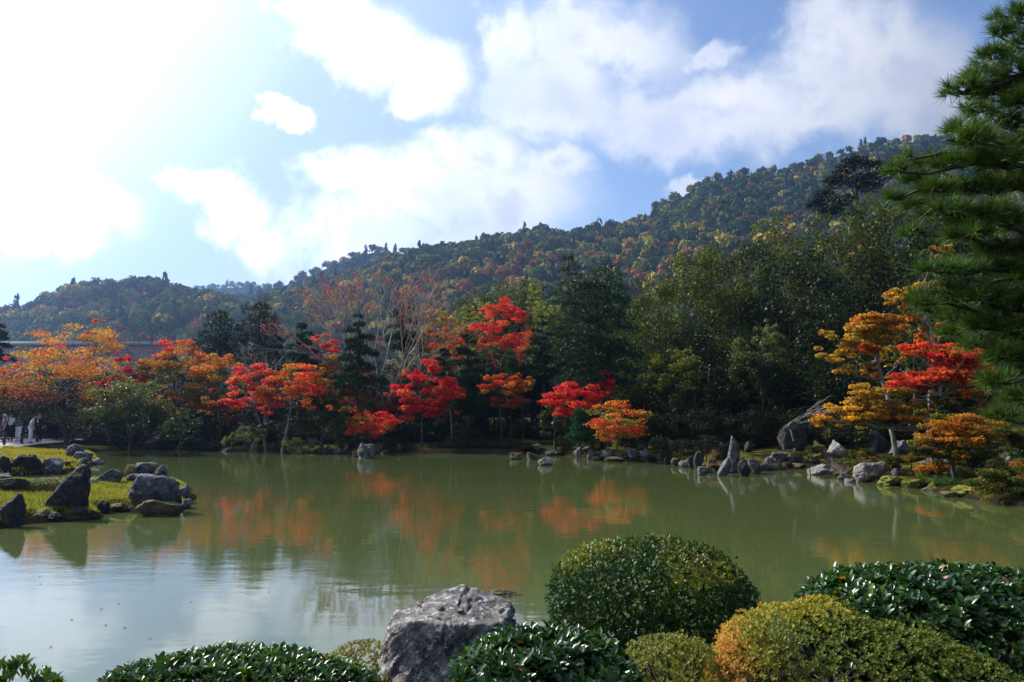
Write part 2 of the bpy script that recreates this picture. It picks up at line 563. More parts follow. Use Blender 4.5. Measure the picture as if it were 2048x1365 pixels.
def G(x, y):
    x = np.atleast_1d(np.asarray(x, float)); y = np.atleast_1d(np.asarray(y, float))
    s = pond_sd(x, y)
    p = np.stack([x, y, 0 * x], 1)
    jit = (lattice(p * 0.9, 3) - 0.5) * 0.3 + (lattice(p * 2.7, 4) - 0.5) * 0.14
    s2 = s + jit * np.where(np.abs(s) < 2, 1, 0)
    land = 0.02 + 0.24 * sat(s2 / 0.35) + 0.42 * sstep(0, 8, s2)
    land += (lattice(p * 0.5, 5) - 0.5) * 0.16 * sstep(0.3, 2, s2)
    right = sstep(-2, 24, x) * sstep(20, 34, y)
    land += right * np.clip(s - 5, 0, 45) * 0.20
    land += sstep(-40, 0, x) * (1 - right) * np.clip(s - 4, 0, 40) * 0.035 * sstep(30, 50, y)
    near = sstep(8, 4.5, y) * sstep(25, 12, np.abs(x))
    land = land * (1 - near) + near * (0.02 + 0.2 * sat(s2 / 0.3) + 0.45 * sstep(0.2, 2.5, s2))
    bed = 0.02 + np.clip(s2 * 0.8, -1.2, 0)
    return np.where(s2 > 0, land, bed)


def g1(x, y):
    return float(G(x, y)[0])


def on(px, py):
    """point of the ground or water seen at this pixel"""
    d = ray(px, py)
    Y = np.geomspace(3.0, 140, 700)
    t = Y / d[1]
    x = d[0] * t; z = CAMH + d[2] * t
    h = np.maximum(G(x, Y), 0.0)
    k = np.argmax(z <= h) if np.any(z <= h) else len(Y) - 1
    return np.array((x[k], Y[k], h[k]))


def axis_coords(lo, hi, step, far, ratio=1.25):
    a = list(np.arange(lo, hi + 1e-6, step))
    s = step
    while a[-1] < far[1]:
        s *= ratio; a.append(min(a[-1] + s, far[1]))
    s = step; b = [lo]
    while b[-1] > far[0]:
        s *= ratio; b.append(max(b[-1] - s, far[0]))
    return np.array(b[:0:-1] + a)


gx = axis_coords(-34, 40, 0.40, (-1400, 1400))
gy = axis_coords(0, 62, 0.36, (-300, 1400))
XX, YY = np.meshgrid(gx, gy)
ZZ = G(XX.ravel(), YY.ravel())
nx, ny = len(gx), len(gy)
ii = (np.arange(ny - 1)[:, None] * nx + np.arange(nx - 1)[None, :]).ravel()
quads = np.stack([ii, ii + 1, ii + nx + 1, ii + nx], 1)
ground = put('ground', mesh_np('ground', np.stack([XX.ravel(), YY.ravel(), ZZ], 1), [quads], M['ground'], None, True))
tag(ground, 'mossy garden ground rising gently from the pond bank', kind='structure')

# pond surface (the banks rise out of it)
wx = np.linspace(-60, 48, 28); wy = np.linspace(3.0, 62, 20)
XX, YY = np.meshgrid(wx, wy)
ii = (np.arange(19)[:, None] * 28 + np.arange(27)[None, :]).ravel()
water = put('pond_water', mesh_np('pond_water', np.stack([XX.ravel(), YY.ravel(), 0 * XX.ravel()], 1), [np.stack([ii, ii + 1, ii + 29, ii + 28], 1)], M['water'], None, True))
tag(water, 'still green pond water reflecting the sky and the maples', kind='structure')

# gravel path at the far left corner of the pond
pa = [(-260, 908, 890), (-120, 903, 886), (0, 898.5, 882), (40, 895, 880), (80, 890, 880), (120, 886.5, 880), (150, 884, 880.5), (172, 882.5, 881)]
V = []
for px, y0, y1 in pa:
    A, B = on(px, y0), on(px, y1)
    if B[1] < A[1] + 0.6: B = A + np.array((0, 0.6, 0))
    for t in np.linspace(0, 1, 7):
        q = A + (B - A) * t
        V.append(q)
V = np.array(V)
Vd = []
k = 7
ii = (np.arange(len(pa) - 1)[:, None] * k + np.arange(k - 1)[None, :]).ravel()
V[:, 2] = np.maximum(G(V[:, 0], V[:, 1]), 0.3) + 0.05
path = put('gravel_path', mesh_np('gravel_path', V, [np.stack([ii, ii + k, ii + k + 1, ii + 1], 1)], M['path'], None, True))
tag(path, 'pale gravel path curving past the grass at the far left bank', kind='structure')


# ---------------------------------------------------------------- wooded hills
def ridge(pts, px):
    a = np.array(pts, float)
    return np.interp(px, a[:, 0], a[:, 1])


def pxdir(px):
    return (px - 1024.0) / F


HILLS = []


class Hill:
    def __init__(s, name, label, x0, x1, rid, near, far, seed, tree=8.0, bow=1.15):
        s.rid, s.near, s.far, s.x0, s.x1, s.seed, s.tree, s.bow = rid, near, far, x0, x1, seed, tree, bow
        pxs = np.linspace(x0, x1, 90)
        ts = np.linspace(-0.08, 1.6, 60)
        PX, T = np.meshgrid(pxs, ts)
        X, Y, Z = s.at(PX.ravel(), T.ravel())
        ii = (np.arange(59)[:, None] * 90 + np.arange(89)[None, :]).ravel()
        o = put(name, mesh_np(name, np.stack([X, Y, Z], 1), [np.stack([ii, ii + 1, ii + 91, ii + 90], 1)], M['hill'], None, True))
        tag(o, label, kind='structure')
        HILLS.append(s)

    def at(s, px, t):
        nr, fr = ridge(s.near, px), ridge(s.far, px)
        Y = nr + (fr - nr) * t
        X = pxdir(px) * Y
        hz = CAMH + (830 - ridge(s.rid, px)) / F * fr - s.tree * 0.8      # ridge height without its trees
        hz = np.maximum(hz, 1.0)
        up = np.where(t <= 1, np.clip(t, 0, 1) ** s.bow, 1 - np.clip(t - 1, 0, 1) * 1.6)
        p = np.stack([X, Y, 0 * X], 1)
        bump = fbm(p / 55, s.seed, 3) * 9 * sat(t * 3) * sat((1.02 - t) * 5) + fbm(p / 18, s.seed + 9, 2) * 2.5 * sat(t * 3) * sat((1.02 - t) * 5)
        Z = 1.0 + (hz - 1.0) * up + bump
        return X, Y, np.where(t < 0, -1.0, np.maximum(Z, 0.4 - 6 * (np.clip(-t, 0, 1) + np.clip(t - 1.3, 0, 1))))


RA = [(-420, 720), (-200, 690), (-60, 640), (0, 608), (60, 585), (130, 556), (200, 545), (300, 541), (360, 552), (420, 570), (480, 600), (540, 640), (600, 690), (680, 760)]
RB = [(380, 640), (440, 590), (500, 570), (560, 551), (620, 528), (700, 492), (750, 481), (800, 484), (850, 494), (920, 520), (1000, 560)]
RC = [(250, 760), (330, 700), (400, 645), (470, 597), (520, 578), (570, 566), (640, 548), (700, 528), (760, 506), (820, 488), (870, 474), (900, 472), (960, 462), (1040, 443), (1090, 437), (1140, 449), (1190, 437),
      (1260, 424), (1300, 402), (1350, 376), (1400, 346), (1440, 326), (1480, 318), (1570, 319), (1640, 294), (1700, 275), (1780, 256), (1850, 249), (1960, 244), (2100, 236), (2300, 230), (2500, 250)]
RD = [(300, 600), (360, 570), (420, 563), (480, 560), (540, 560), (600, 565), (680, 590)]
Hill('hills', 'low rounded wooded hill at the left', -420, 680, RA, [(-420, 220), (680, 270)], [(-420, 430), (200, 480), (680, 430)], 11, 11.0)
Hill('hills', 'hazy wooded shoulder behind the middle ridge', 380, 1000, RB, [(380, 560), (1000, 560)], [(380, 720), (1000, 760)], 12, 11.0)
Hill('hills', 'long wooded hillside climbing to the right', 250, 2500, RC, [(250, 260), (900, 240), (1600, 210), (2500, 200)], [(250, 430), (600, 480), (900, 540), (1300, 620), (1850, 680), (2500, 680)], 13, 11.0)
Hill('hills', 'distant hazy ridge in the gap', 300, 680, RD, [(300, 900), (680, 900)], [(300, 1100), (680, 1100)], 14, 11.0)

# ---------------------------------------------------------------- hill trees
TREELINE = [(-400, 700), (0, 660), (300, 690), (500, 650), (660, 660), (850, 640), (940, 640), (1100, 600), (1200, 570), (1330, 540), (1480, 500), (1600, 470), (1700, 440), (1800, 420), (2100, 420)]
rng = np.random.default_rng(5)


def crown_mesh(name, seed, nl, leaf, shape='round', wood=True):
    r = np.random.default_rng(seed)
    g = Geo()
    if shape == 'round':
        k = 13
        c = unit(r, k) * np.array((0.60, 0.60, 0.36)) * r.uniform(0.5, 1.0, (k, 1)); c[:, 2] = np.abs(c[:, 2]) + 0.45
        rad = r.uniform(0.22, 0.46, k)
    else:
        k = 14
        z = np.linspace(0.15, 1.45, k); w = 0.55 * (1.5 - z) / 1.4
        th = r.uniform(0, 6.28, k)
        c = np.stack([np.cos(th) * w * 0.45, np.sin(th) * w * 0.45, z], 1)
        rad = 0.16 + w * 0.55
    if wood: g.add(*tube(np.array([(0, 0, -0.1), (0, 0, 0.5), (0, 0, 1.0 if shape == 'round' else 1.4)]), (0.05, 0.04, 0.01), 4), col=(0.5, 0.5, 0.5))
    for q in (c if wood else ()):
        g.add(*tube(np.array([(0, 0, q[2] * 0.6), q * (1, 1, 0.9), q]), (0.03, 0.015, 0.008), 3), col=(0.5, 0.5, 0.5))
    pk = r.choice(k, nl, p=rad ** 2 / np.sum(rad ** 2))
    u = unit(r, nl); u[:, 2] = np.where(r.random(nl) < 0.6, np.abs(u[:, 2]), u[:, 2])
    pos = c[pk] + u * rad[pk][:, None] * r.uniform(0.82, 1.1, (nl, 1)) * np.array((1, 1, 0.85))
    nr = norm(u + r.normal(size=(nl, 3)) * 0.2)
    tone = (r.uniform(0.75, 1.25, k)[pk] * r.uniform(0.7, 1.3, nl))[:, None]
    colr = np.ones((nl, 3)) * tone
    leaves(g, r, pos, nr, leaf * r.uniform(0.7, 1.3, nl), leaf * 0.75, colr, 0.2)
    return g


HC = {
    'green': ((0.05, 0.08, 0.018), (0.07, 0.10, 0.025), (0.04, 0.065, 0.02)),
    'olive': ((0.12, 0.13, 0.018), (0.15, 0.14, 0.022), (0.09, 0.115, 0.02)),
    'golden': ((0.34, 0.25, 0.025), (0.28, 0.23, 0.03)),
    'orange': ((0.30, 0.12, 0.025), (0.26, 0.10, 0.025)),
    'russet': ((0.19, 0.055, 0.035), (0.15, 0.06, 0.04)),
    'cedar': ((0.022, 0.038, 0.018), (0.028, 0.042, 0.02)),
}
cands = []
for hi, h in enumerate(HILLS):
    fr = np.mean([q[1] for q in h.far]); nr_ = np.mean([q[1] for q in h.near])
    nrow = int((fr - nr_) / 7.5)
    for j in range(nrow + 1):
        t = (j + 0.0) / nrow
        Yr = nr_ + (fr - nr_) * t
        stepx = (8.6 - 1.6 * (t > 0.88)) / Yr * F
        pxs = np.arange(max(h.x0, -150), min(h.x1, 2120), stepx)
        pxs = pxs + rng.uniform(-0.4, 0.4, len(pxs)) * stepx
        tt = np.clip(t + rng.uniform(-0.45, 0.45, len(pxs)) / nrow, 0.0, 1.0)
        X, Y, Z = h.at(pxs, tt)
        for k in range(len(pxs)):
            top = 830 - (Z[k] + 11 - CAMH) / Y[k] * F
            if top < ridge(TREELINE, pxs[k]) + 70:
                cands.append((X[k], Y[k], Z[k], hi, pxs[k], top, tt[k]))
# hide those well behind a nearer ridge
vis = []
for c in cands:
    x, y, z, hi, px, top, t = c
    ok = True
    for hj, h in enumerate(HILLS):
        if hj != hi and h.x0 < px < h.x1 and ridge(h.far, px) < y and top > ridge(h.rid, px) + 6:
            ok = False
    if ok: vis.append(c)
KINDS = ['green', 'olive', 'golden', 'orange', 'russet', 'cedar']
specs = []
for (x, y, z, hi, px, top, t) in vis:
    q = lattice(np.array([[x / 45, y / 45, 3.0]]), 77)[0] - 0.5
    wts = np.array([0.42, 0.32, 0.16, 0.035, 0.025, 0.05])
    if hi == 2: wts = np.array([0.36, 0.36, 0.13, 0.08, 0.02, 0.05])
    wts[2:5] *= np.clip(1 + 4 * q, 0.1, 3) * (1.3 - 0.6 * t)
    if t > 0.9: wts[2:5] *= 0.3; wts[5] *= 0.5
    kd = KINDS[rng.choice(6, p=wts / wts.sum())]
    r = (rng.uniform(4.6, 6.0) if rng.random() < 0.62 else rng.uniform(6.2, 8.8)) * (0.9 if t > 0.9 else 1.0) if kd != 'cedar' else rng.uniform(4.0, 5.6)
    if hi == 2 and px > 1250: r *= 0.88
    specs.append((r / y, x, y, z, hi, px, top, t, kd, r))
specs.sort(key=lambda q: -q[0])
# prefer trees that really show: greedy front-to-back in screen cells
PROTO = [crown_mesh('hill_tree', 100 + i, 1300, 0.125).mesh('hill_tree', M['far']) for i in range(7)]
PROTOC = [crown_mesh('hill_cedar', 200 + i, 900, 0.15, 'cone').mesh('hill_cedar', M['far']) for i in range(2)]
CNAME = {'green': 'dark green', 'olive': 'olive green', 'golden': 'golden yellow', 'orange': 'burnt orange', 'russet': 'russet red', 'cedar': 'narrow dark conifer'}
HNAME = {0: 'left hill', 1: 'hazy shoulder', 2: 'long hillside', 3: 'distant ridge'}


TINT = {'green': ['mid green', 'fresh green', 'deep green'], 'olive': ['olive green', 'yellow olive', 'dull olive'], 'golden': ['golden yellow', 'greenish gold'], 'orange': ['bright orange', 'burnt orange'], 'russet': ['russet red', 'brown red'], 'cedar': ['narrow dark conifer', 'narrow green conifer']}


def hill_label(kd, hi, px, t, r, ci=0):
    what = ('big ' if r > 6.6 else 'small ' if r < 5.2 else '') + TINT.get(kd, [CNAME[kd]] * 3)[ci] + (' tree' if kd == 'cedar' else ' crown')
    band = 'at the foot of' if t < 0.12 else 'low on' if t < 0.3 else 'lower middle of' if t < 0.5 else 'upper middle of' if t < 0.7 else 'high on' if t < 0.93 else 'on the skyline of'
    if hi == 2:
        side = ', left of the bare tree' if px < 640 else ', behind the bare tree' if px < 760 else ', right of the bare tree' if px < 900 else ', left above the scarlet maple' if px < 1010 else ', right above the scarlet maple' if px < 1120 else \
            ', above the soft conifer' if px < 1240 else ', above the young conifer' if px < 1340 else ', above the olive evergreens' if px < 1560 else ', near the black conifer' if px < 1760 else ', beside the big near pine'
    else:
        side = (', at the left edge' if px < 80 else ', over the golden maple' if px < 210 else ', over the crimson maple' if px < 330 else ', over the blue green pines') if hi == 0 else ''
    return f'{what} {band} the {HNAME[hi]}{side}'


big, rest = specs[:300], specs[300:]
for (_, x, y, z, hi, px, top, t, kd, r) in big:
    ci = int(rng.integers(len(HC[kd])))
    c = HC[kd][ci]
    me = (PROTOC[rng.integers(2)] if kd == 'cedar' else PROTO[rng.integers(7)])
    o = put('hill_tree', me, None, (x, y, z - 0.38 * r))
    o.rotation_euler = (0, 0, rng.uniform(0, 6.28))
    o.scale = (r * rng.uniform(0.85, 1.2), r * rng.uniform(0.85, 1.2), r * (rng.uniform(1.2, 1.6) if kd != 'cedar' else rng.uniform(1.4, 1.9)))
    j = rng.uniform(0.8, 1.2)
    o.color = (c[0] * j, c[1] * j, c[2] * j, 1)
    tag(o, hill_label(kd, hi, px, t, r, ci), 'tree', 'trees on the wooded hills')
lowp = []
for i in range(8):
    g = crown_mesh('p', 300 + i, 92, 0.385, 'round' if i < 6 else 'cone', False)
    lowp.append((np.concatenate(g.V), np.concatenate(g.F4), np.concatenate(g.C)))
gg = Geo()
for (_, x, y, z, hi, px, top, t, kd, r) in rest[:3600]:
    V, Q, C = lowp[rng.integers(6, 8) if kd == 'cedar' else rng.integers(6)]
    a = rng.uniform(0, 6.28); ca, sa = math.cos(a), math.sin(a)
    s = np.array((r, r, r * (1.35 if kd != 'cedar' else 1.7)))
    v = V @ np.array(((ca, sa, 0), (-sa, ca, 0), (0, 0, 1))) * s + np.array((x, y, z - 0.38 * r))
    c = np.array(HC[kd][rng.integers(len(HC[kd]))]) * rng.uniform(0.8, 1.2)
    gg.add(v, Q, None, C * c)
print('HILL TREES', len(specs), 'rest', len(rest), 'quads', sum(len(f) for f in gg.F4))
fo = put('hill_forest', gg.mesh('hill_forest', M['far']))
tag(fo, 'mixed autumn forest covering the far slopes of the hills', 'forest', kind='stuff')

hb = np.array([(x, y, z) for x in (-1500, 1500) for y in (-400, 1500) for z in (-4.0, 330)], float)
hq = [(0, 1, 3, 2), (4, 6, 7, 5), (0, 4, 5, 1), (2, 3, 7, 6), (0, 2, 6, 4), (1, 5, 7, 3)]
haze = put('haze', mesh_np('haze', hb, [np.array(hq)], M['haze']))
tag(haze, 'thin blue autumn haze over the valley', kind='stuff')

# ---------------------------------------------------------------- garden trees
RED = (0.55, 0.018, 0.03); SCAR = (0.60, 0.065, 0.025); ORG = (0.55, 0.17, 0.02); GOLD = (0.48, 0.27, 0.025); OLV = (0.15, 0.14, 0.02)
PINK = (0.62, 0.085, 0.07); GRN = (0.026, 0.05, 0.011); LGR = (0.075, 0.10, 0.022); DKG = (0.018, 0.032, 0.010); PIN = (0.018, 0.042, 0.012); BPN = (0.03, 0.055, 0.03)
GRY = (0.036, 0.05, 0.02); WINE = (0.3, 0.012, 0.025); BRN = (0.25, 0.12, 0.025); YG = (0.16, 0.16, 0.025)


def limbs(g, rng, base, hub, pads, r0, bend=0.25, maxn=14, col=(1, 1, 1), start=0.35, tw=6):
    """a tapered trunk from base to hub with a limb to every pad"""
    base, hub = np.asarray(base, float), np.asarray(hub, float)
    n = 9
    t = np.linspace(0, 1, n)[:, None]
    p = base + (hub - base) * t
    L = np.linalg.norm(hub - base)
    w = rng.normal(size=(n, 3)) * bend * 0.12 * L; w[:, 2] *= 0.2; w[0] = 0
    w = np.cumsum(w, 0) * 0.35; w -= w[-1] * t
    p = p + w
    p[0, 2] -= 0.25
    rad = r0 * (1.0 - 0.62 * t[:, 0]); rad[0] *= 1.35
    g.add(*tube(p, rad, 8), col=col)
    for k, c in enumerate(pads[:maxn]):
        rel = sat((c[2] - base[2]) / max(hub[2] - base[2], 0.1))
        i = int(np.clip(round((start + (0.95 - start) * rel ** 1.2) * (n - 1) - rng.integers(0, 2)), 2, n - 1))
        d = np.linalg.norm(c - p[i])
        q = curve(p[i], c, -0.05 * d if c[2] > p[i][2] else 0.08 * d, 6, rng, 0.035 * d)
        g.add(*tube(q, np.linspace(rad[i] * 0.55, 0.012 * max(r0 / 0.12, 1), 6), 5), col=col)
    return p


def pad_leaves(g, rng, pads, rad, cols, nl, leaf, asp=0.75, up=0.35, inner=0.25, jit=0.5, tone=(0.7, 1.3), droop=0.3):
    """leaves over the upper shells of the pads; cols is one colour per pad"""
    pads, rad, cols = np.asarray(pads), np.asarray(rad), np.asarray(cols)
    wt = rad[:, 0] * rad[:, 1] + rad[:, 0] * rad[:, 2]
    pk = rng.choice(len(pads), nl, p=wt / wt.sum())
    u = unit(rng, nl)
    flip = (u[:, 2] < 0) & (rng.random(nl) < up)
    u[flip, 2] *= -1
    sh = np.where(rng.random(nl) < inner, rng.uniform(0.3, 0.9, nl), 0.95 + np.abs(rng.normal(size=nl)) * 0.26 - 0.1)
    pos = pads[pk] + u * rad[pk] * sh[:, None]
    nr = norm(norm(u / rad[pk]) + rng.normal(size=(nl, 3)) * jit)
    c = cols[pk] * rng.uniform(tone[0], tone[1], (nl, 1)) * (1 + rng.normal(size=(nl, 3)) * 0.08)
    leaves(g, rng, pos, nr, leaf * rng.uniform(0.65, 1.3, nl), leaf * asp * rng.uniform(0.8, 1.2, nl), np.clip(c, 0.002, 0.9), droop)


def dome(rng, c, a, b, n, fr=(0.28, 0.42), fl=0.45, hollow=0.75, depth=0.85, low=-0.35):
    u = unit(rng, n * 3)
    u = u[u[:, 2] > low][:n]
    k = rng.uniform(0.35, 1.0, len(u)) ** 0.45 * hollow
    pads = np.asarray(c) + u * k[:, None] * np.array((a, a * depth, b))
    r = a * rng.uniform(fr[0], fr[1], len(u)) * (1.15 - 0.45 * np.abs(u[:, 2]))
    rad = np.stack([r, r * depth, np.maximum(r * fl, 0.12)], 1)
    return pads, rad


def finish(name, label, cat, group, base, gt, gc, bark, leafm, crown='crown', kind=None):
    root = empty(name, base, label, cat, group)
    off = np.asarray(base, float)
    gt.V = [v - off for v in gt.V]; gc.V = [v - off for v in gc.V]
    put('trunk', gt.mesh('trunk', bark, True), root)
    if gc.V:
        o = put(crown, gc.mesh(crown, leafm), root)
        if kind: o['kind'] = kind
    return root


def pick(rng, cols, n):
    w = np.array([c[1] for c in cols], float)
    k = rng.choice(len(cols), n, p=w / w.sum())
    return np.array([cols[i][0] for i in k])


SEED = [1000]


def broad(name, label, group, px, top, bot, w, Y, cols, basepx=None, nl=5000, leaf=0.17, npad=20, fl=0.42, r0=0.11, bark='bark', mat='maple',
          lowcol=None, forks=None, asp=0.78, hollow=0.95, fr=(0.10, 0.25), cat='tree', jit=0.5):
    SEED[0] += 1
    rng = np.random.default_rng(SEED[0])
    a = w * 1.08 / 2 / F * Y
    npad = int(npad * 2.5); nl = int(nl * 1.35); leaf = leaf * 0.81; bot = bot + (0.16 if bark == 'bark' else 0.12) * (bot - top)
    c = P(px, (top + bot) / 2, Y); b = (bot - top) / 2 / F * Y
    bx = P(basepx if basepx else px, 800, Y)[0]
    base = np.array((bx, Y, g1(bx, Y)))
    pads, rad = dome(rng, c, a, b, npad, fr, fl, hollow, low=-0.85)
    pc = pick(rng, cols, len(pads))
    if mat == 'maple':
        mixc = np.array([(0.22, 0.17, 0.02), (0.5, 0.16, 0.02), (0.55, 0.03, 0.03)])[rng.integers(0, 3, len(pads))]
        kk = (rng.random(len(pads)) ** 2 * 0.55)[:, None]
        pc = pc * (1 - kk) + mixc * kk
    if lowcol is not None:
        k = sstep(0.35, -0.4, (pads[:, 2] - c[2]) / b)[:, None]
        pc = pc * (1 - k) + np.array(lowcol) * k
    gt, gc = Geo(), Geo()
    hub = np.array((c[0], c[1], max(c[2] - 0.1 * b, base[2] + 0.5)))
    limbs(gt, rng, base, hub, pads, r0)
    pad_leaves(gc, rng, pads, rad, pc, nl, leaf, asp, jit=jit)
    return finish(name, label, cat, group, base, gt, gc, M[bark], M[mat])


def needles(g, rng, pos, ax, ln, wd, per, col, spread=0.7):
    """fans of needles around each shoot"""
    n = len(pos)
    ax = np.repeat(ax, per, 0); p = np.repeat(pos, per, 0)
    d = norm(ax + rng.normal(size=ax.shape) * spread)
    L = ln * rng.uniform(0.7, 1.15, (n * per, 1))
    s = norm(np.cross(d, rng.normal(size=d.shape))) * (wd / 2)
    V = np.stack([p - s, p + s, p + d * L], 1).reshape(-1, 3)
    T = np.arange(len(V)).reshape(-1, 3)
    c = np.repeat(np.asarray(col) * np.ones((n, 3)), per, 0) * rng.uniform(0.7, 1.3, (n * per, 1))
    g.add(V, None, T, np.repeat(c, 3, 0))


def pine(label, px, top, bot, w, Y, basepx=None, col=PIN, npad=11, ntuft=800, per=11, ln=0.26, wd=0.045, hubpx=None, r0=0.13, fl=0.34, cone=0.75, name='pine_tree', group='garden pines on the far bank'):
    SEED[0] += 1
    rng = np.random.default_rng(SEED[0])
    a = w * 1.12 / 2 / F * Y; ntuft = int(ntuft * 1.5); npad = int(npad * 1.4); fl = fl * 1.25
    zt, zb = P(px, top, Y)[2], P(px, bot, Y)[2]
    bx = P(basepx if basepx else px, 800, Y)[0]
    base = np.array((bx, Y, g1(bx, Y)))
    hub = np.array((P(hubpx if hubpx else px, top, Y)[0], Y, zt - 0.25))
    rel = sat(np.linspace(0, 1, npad) + rng.uniform(-0.03, 0.03, npad))
    z = zb + (zt - zb) * sat(rel) - 0.1
    half = a * (1 - cone * rel ** 1.3)
    th = rng.uniform(0, 6.28) + np.arange(npad) * 2.4
    offr = half * rng.uniform(0.35, 0.72, npad) * (rel < 0.93)
    axx = base[0] + (hub[0] - base[0]) * sat((z - base[2]) / (hub[2] - base[2]))
    mid = P(px, (top + bot) / 2, Y)[0]
    axx = axx * 0.6 + mid * 0.4
    pads = np.stack([axx + np.cos(th) * offr, Y + np.sin(th) * offr * 0.8, z], 1)
    rr = np.maximum(half * rng.uniform(0.55, 0.9, npad), 0.3)
    rad = np.stack([rr, rr, np.maximum(rr * fl, 0.16)], 1)
    gt, gc = Geo(), Geo()
    limbs(gt, rng, base, hub, pads, r0, 0.35, 14, start=0.3)
    wt = rad[:, 0] ** 2
    pk = rng.choice(npad, ntuft, p=wt / wt.sum())
    u = unit(rng, ntuft); lo = u[:, 2] < -0.2; u[lo, 2] *= -0.6
    pos = pads[pk] + u * rad[pk] * rng.uniform(0.55, 1.0, (ntuft, 1))
    ax = norm(u * np.array((1, 1, 0.6)) + np.array((0, 0, 0.7)))
    cc = np.array(col) * rng.uniform(0.75, 1.35, (ntuft, 1))
    needles(gc, rng, pos, ax, ln, wd, per, cc)
    return finish(name, label, 'pine', group, base, gt, gc, M['bark'], M['needle'])


def bare(label, px, top, w, Y, basepx, nstem, seed, bark='twig', lean=0.0, leafcol=None, nleaf=0, depth=5, r0=0.06, group=None, spread=0.42, name='bare_tree', rmin=0.008):
    rng = np.random.default_rng(seed)
    bx = P(basepx, 800, Y)[0]
    base = np.array((bx, Y, g1(bx, Y)))
    H = P(px, top, Y)[2] - base[2]; a = w / 2 / F * Y
    cx = P(px, 800, Y)[0]
    g, gc = Geo(), Geo()
    tips = []

    def grow(p, d, L, r, k):
        n = 4
        q = [p]; dd = d
        for i in range(n - 1):
            dd = norm(dd + rng.normal(size=3) * 0.10 + np.array((0, 0, 0.03)))
            q.append(q[-1] + dd * L / (n - 1))
        g.add(*tube(np.array(q), np.linspace(r, max(r * 0.66, rmin * 0.7), n), 5 if k < 2 else 3, cap=False))
        if k >= depth:
            tips.append(q[-1]); tips.append(q[-2]); return
        nb = 2 if k < 2 else rng.integers(2, 4)
        for j in range(nb):
            e = norm(dd + unit(rng, 1)[0] * spread * (1.15 if k else 0.8))
            grow(q[-1] if j < 2 else q[-2], e, L * rng.uniform(0.66, 0.86), max(r * 0.64, rmin), k + 1)
    for s in range(nstem):
        tx = cx + (rng.uniform(-1, 1) if nstem > 1 else 0) * a * 0.75
        d = norm(np.array((tx - bx, rng.uniform(-0.5, 0.5) * a, H * 0.85)))
        grow(base + np.array((rng.uniform(-.1, .1), rng.uniform(-.1, .1), -0.2)), d, H * 0.30, r0 * rng.uniform(0.75, 1.1), 0)
    if nleaf:
        tips = np.array(tips)
        k = rng.integers(0, len(tips), nleaf)
        pos = tips[k] + rng.normal(size=(nleaf, 3)) * 0.16
        leaves(gc, rng, pos, unit(rng, nleaf), 0.12, 0.09, np.array(leafcol) * rng.uniform(0.6, 1.4, (nleaf, 1)))
    return finish(name, label, 'bare tree', group, base, g, gc, M[bark], M['maple'], 'leaves')


MG = 'autumn maples along the far bank'
EG = 'dark evergreens massed behind the far bank'

# --- back to front on the far bank: conifers and maples
pine('grey green pine cut by the left edge of the picture', -12, 632, 720, 70, 58, col=BPN, npad=8)
broad('maple_tree', 'tall thin golden orange maple rising above the temple roof', MG, 150, 645, 760, 190, 63, [(GOLD, 3), (ORG, 2), (BRN, 1)], nl=5200, npad=22, fl=0.34, r0=0.12)
broad('maple_tree', 'pointed golden top of maple just left of the twiggy bare tree', MG, 193, 626, 720, 60, 66, [(GOLD, 2), (ORG, 2)], nl=1500, npad=9, fl=0.4)
bare('leafless dark twiggy tree rising above the crimson maple at left', 255, 628, 100, 67, 258, 4, 11, 'redtwig', depth=4, r0=0.08, leafcol=RED, nleaf=130, rmin=0.014)
broad('maple_tree', 'wide orange and dark olive maple overhanging the visitors on the path', MG, 108, 682, 862, 275, 52, [((0.42, 0.12, 0.015), 3), ((0.45, 0.06, 0.02), 2), ((0.30, 0.16, 0.02), 2), (OLV, 2)], basepx=140, nl=9500, npad=36, lowcol=(0.018, 0.02, 0.007), r0=0.16, fl=0.4)  # near-black low colour paints the shade under this crown
broad('maple_tree', 'pinkish orange maple at the left edge beside the tiled roof', MG, 8, 700, 800, 95, 54, [(PINK, 2), (ORG, 2), (BRN, 1)], nl=2600, npad=12)
broad('maple_tree', 'deep crimson maple between two orange maples at left', MG, 250, 697, 790, 90, 54.5, [(RED, 3), (WINE, 2)], nl=3000, npad=14)
broad('maple_tree', 'domed orange maple with scarlet top right of the crimson one', MG, 350, 672, 775, 130, 56, [(ORG, 3), (SCAR, 2), (BRN, 1)], nl=5200, npad=20, lowcol=OLV)
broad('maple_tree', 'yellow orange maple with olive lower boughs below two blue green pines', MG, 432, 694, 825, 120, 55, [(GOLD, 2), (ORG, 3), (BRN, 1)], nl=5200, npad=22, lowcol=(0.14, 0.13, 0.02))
pine('blue green pine with spiky top, left of a pair at mid left', 440, 626, 730, 92, 66, col=BPN, npad=11, ntuft=1100, fl=0.5, cone=0.6)
pine('broad fuzzy blue green pine, right of a pair at mid left', 522, 612, 735, 100, 67, col=(0.04, 0.06, 0.035), npad=12, ntuft=1300, fl=0.6, cone=0.5)
pine('dark slender pine in front of the fuzzy blue green pine', 552, 640, 760, 60, 62, npad=9)
broad('maple_tree', 'crimson maple glimpsed between two layered pines', MG, 640, 664, 730, 85, 63, [(RED, 3), (SCAR, 1)], nl=2600, npad=12)
pine('layered dark pine left of the glimpsed crimson maple', 604, 650, 750, 76, 57, npad=10, ntuft=1000)
broad('maple_tree', 'orange and olive maple left of the trunked cloud pine', MG, 690, 700, 800, 110, 57, [(ORG, 2), (BRN, 2), (OLV, 2)], nl=4200, npad=18, lowcol=OLV)
bare('small whitish leafless tree above the pink red maple', 540, 668, 70, 56, 535, 3, 23, 'twig', depth=4, r0=0.05, rmin=0.012)
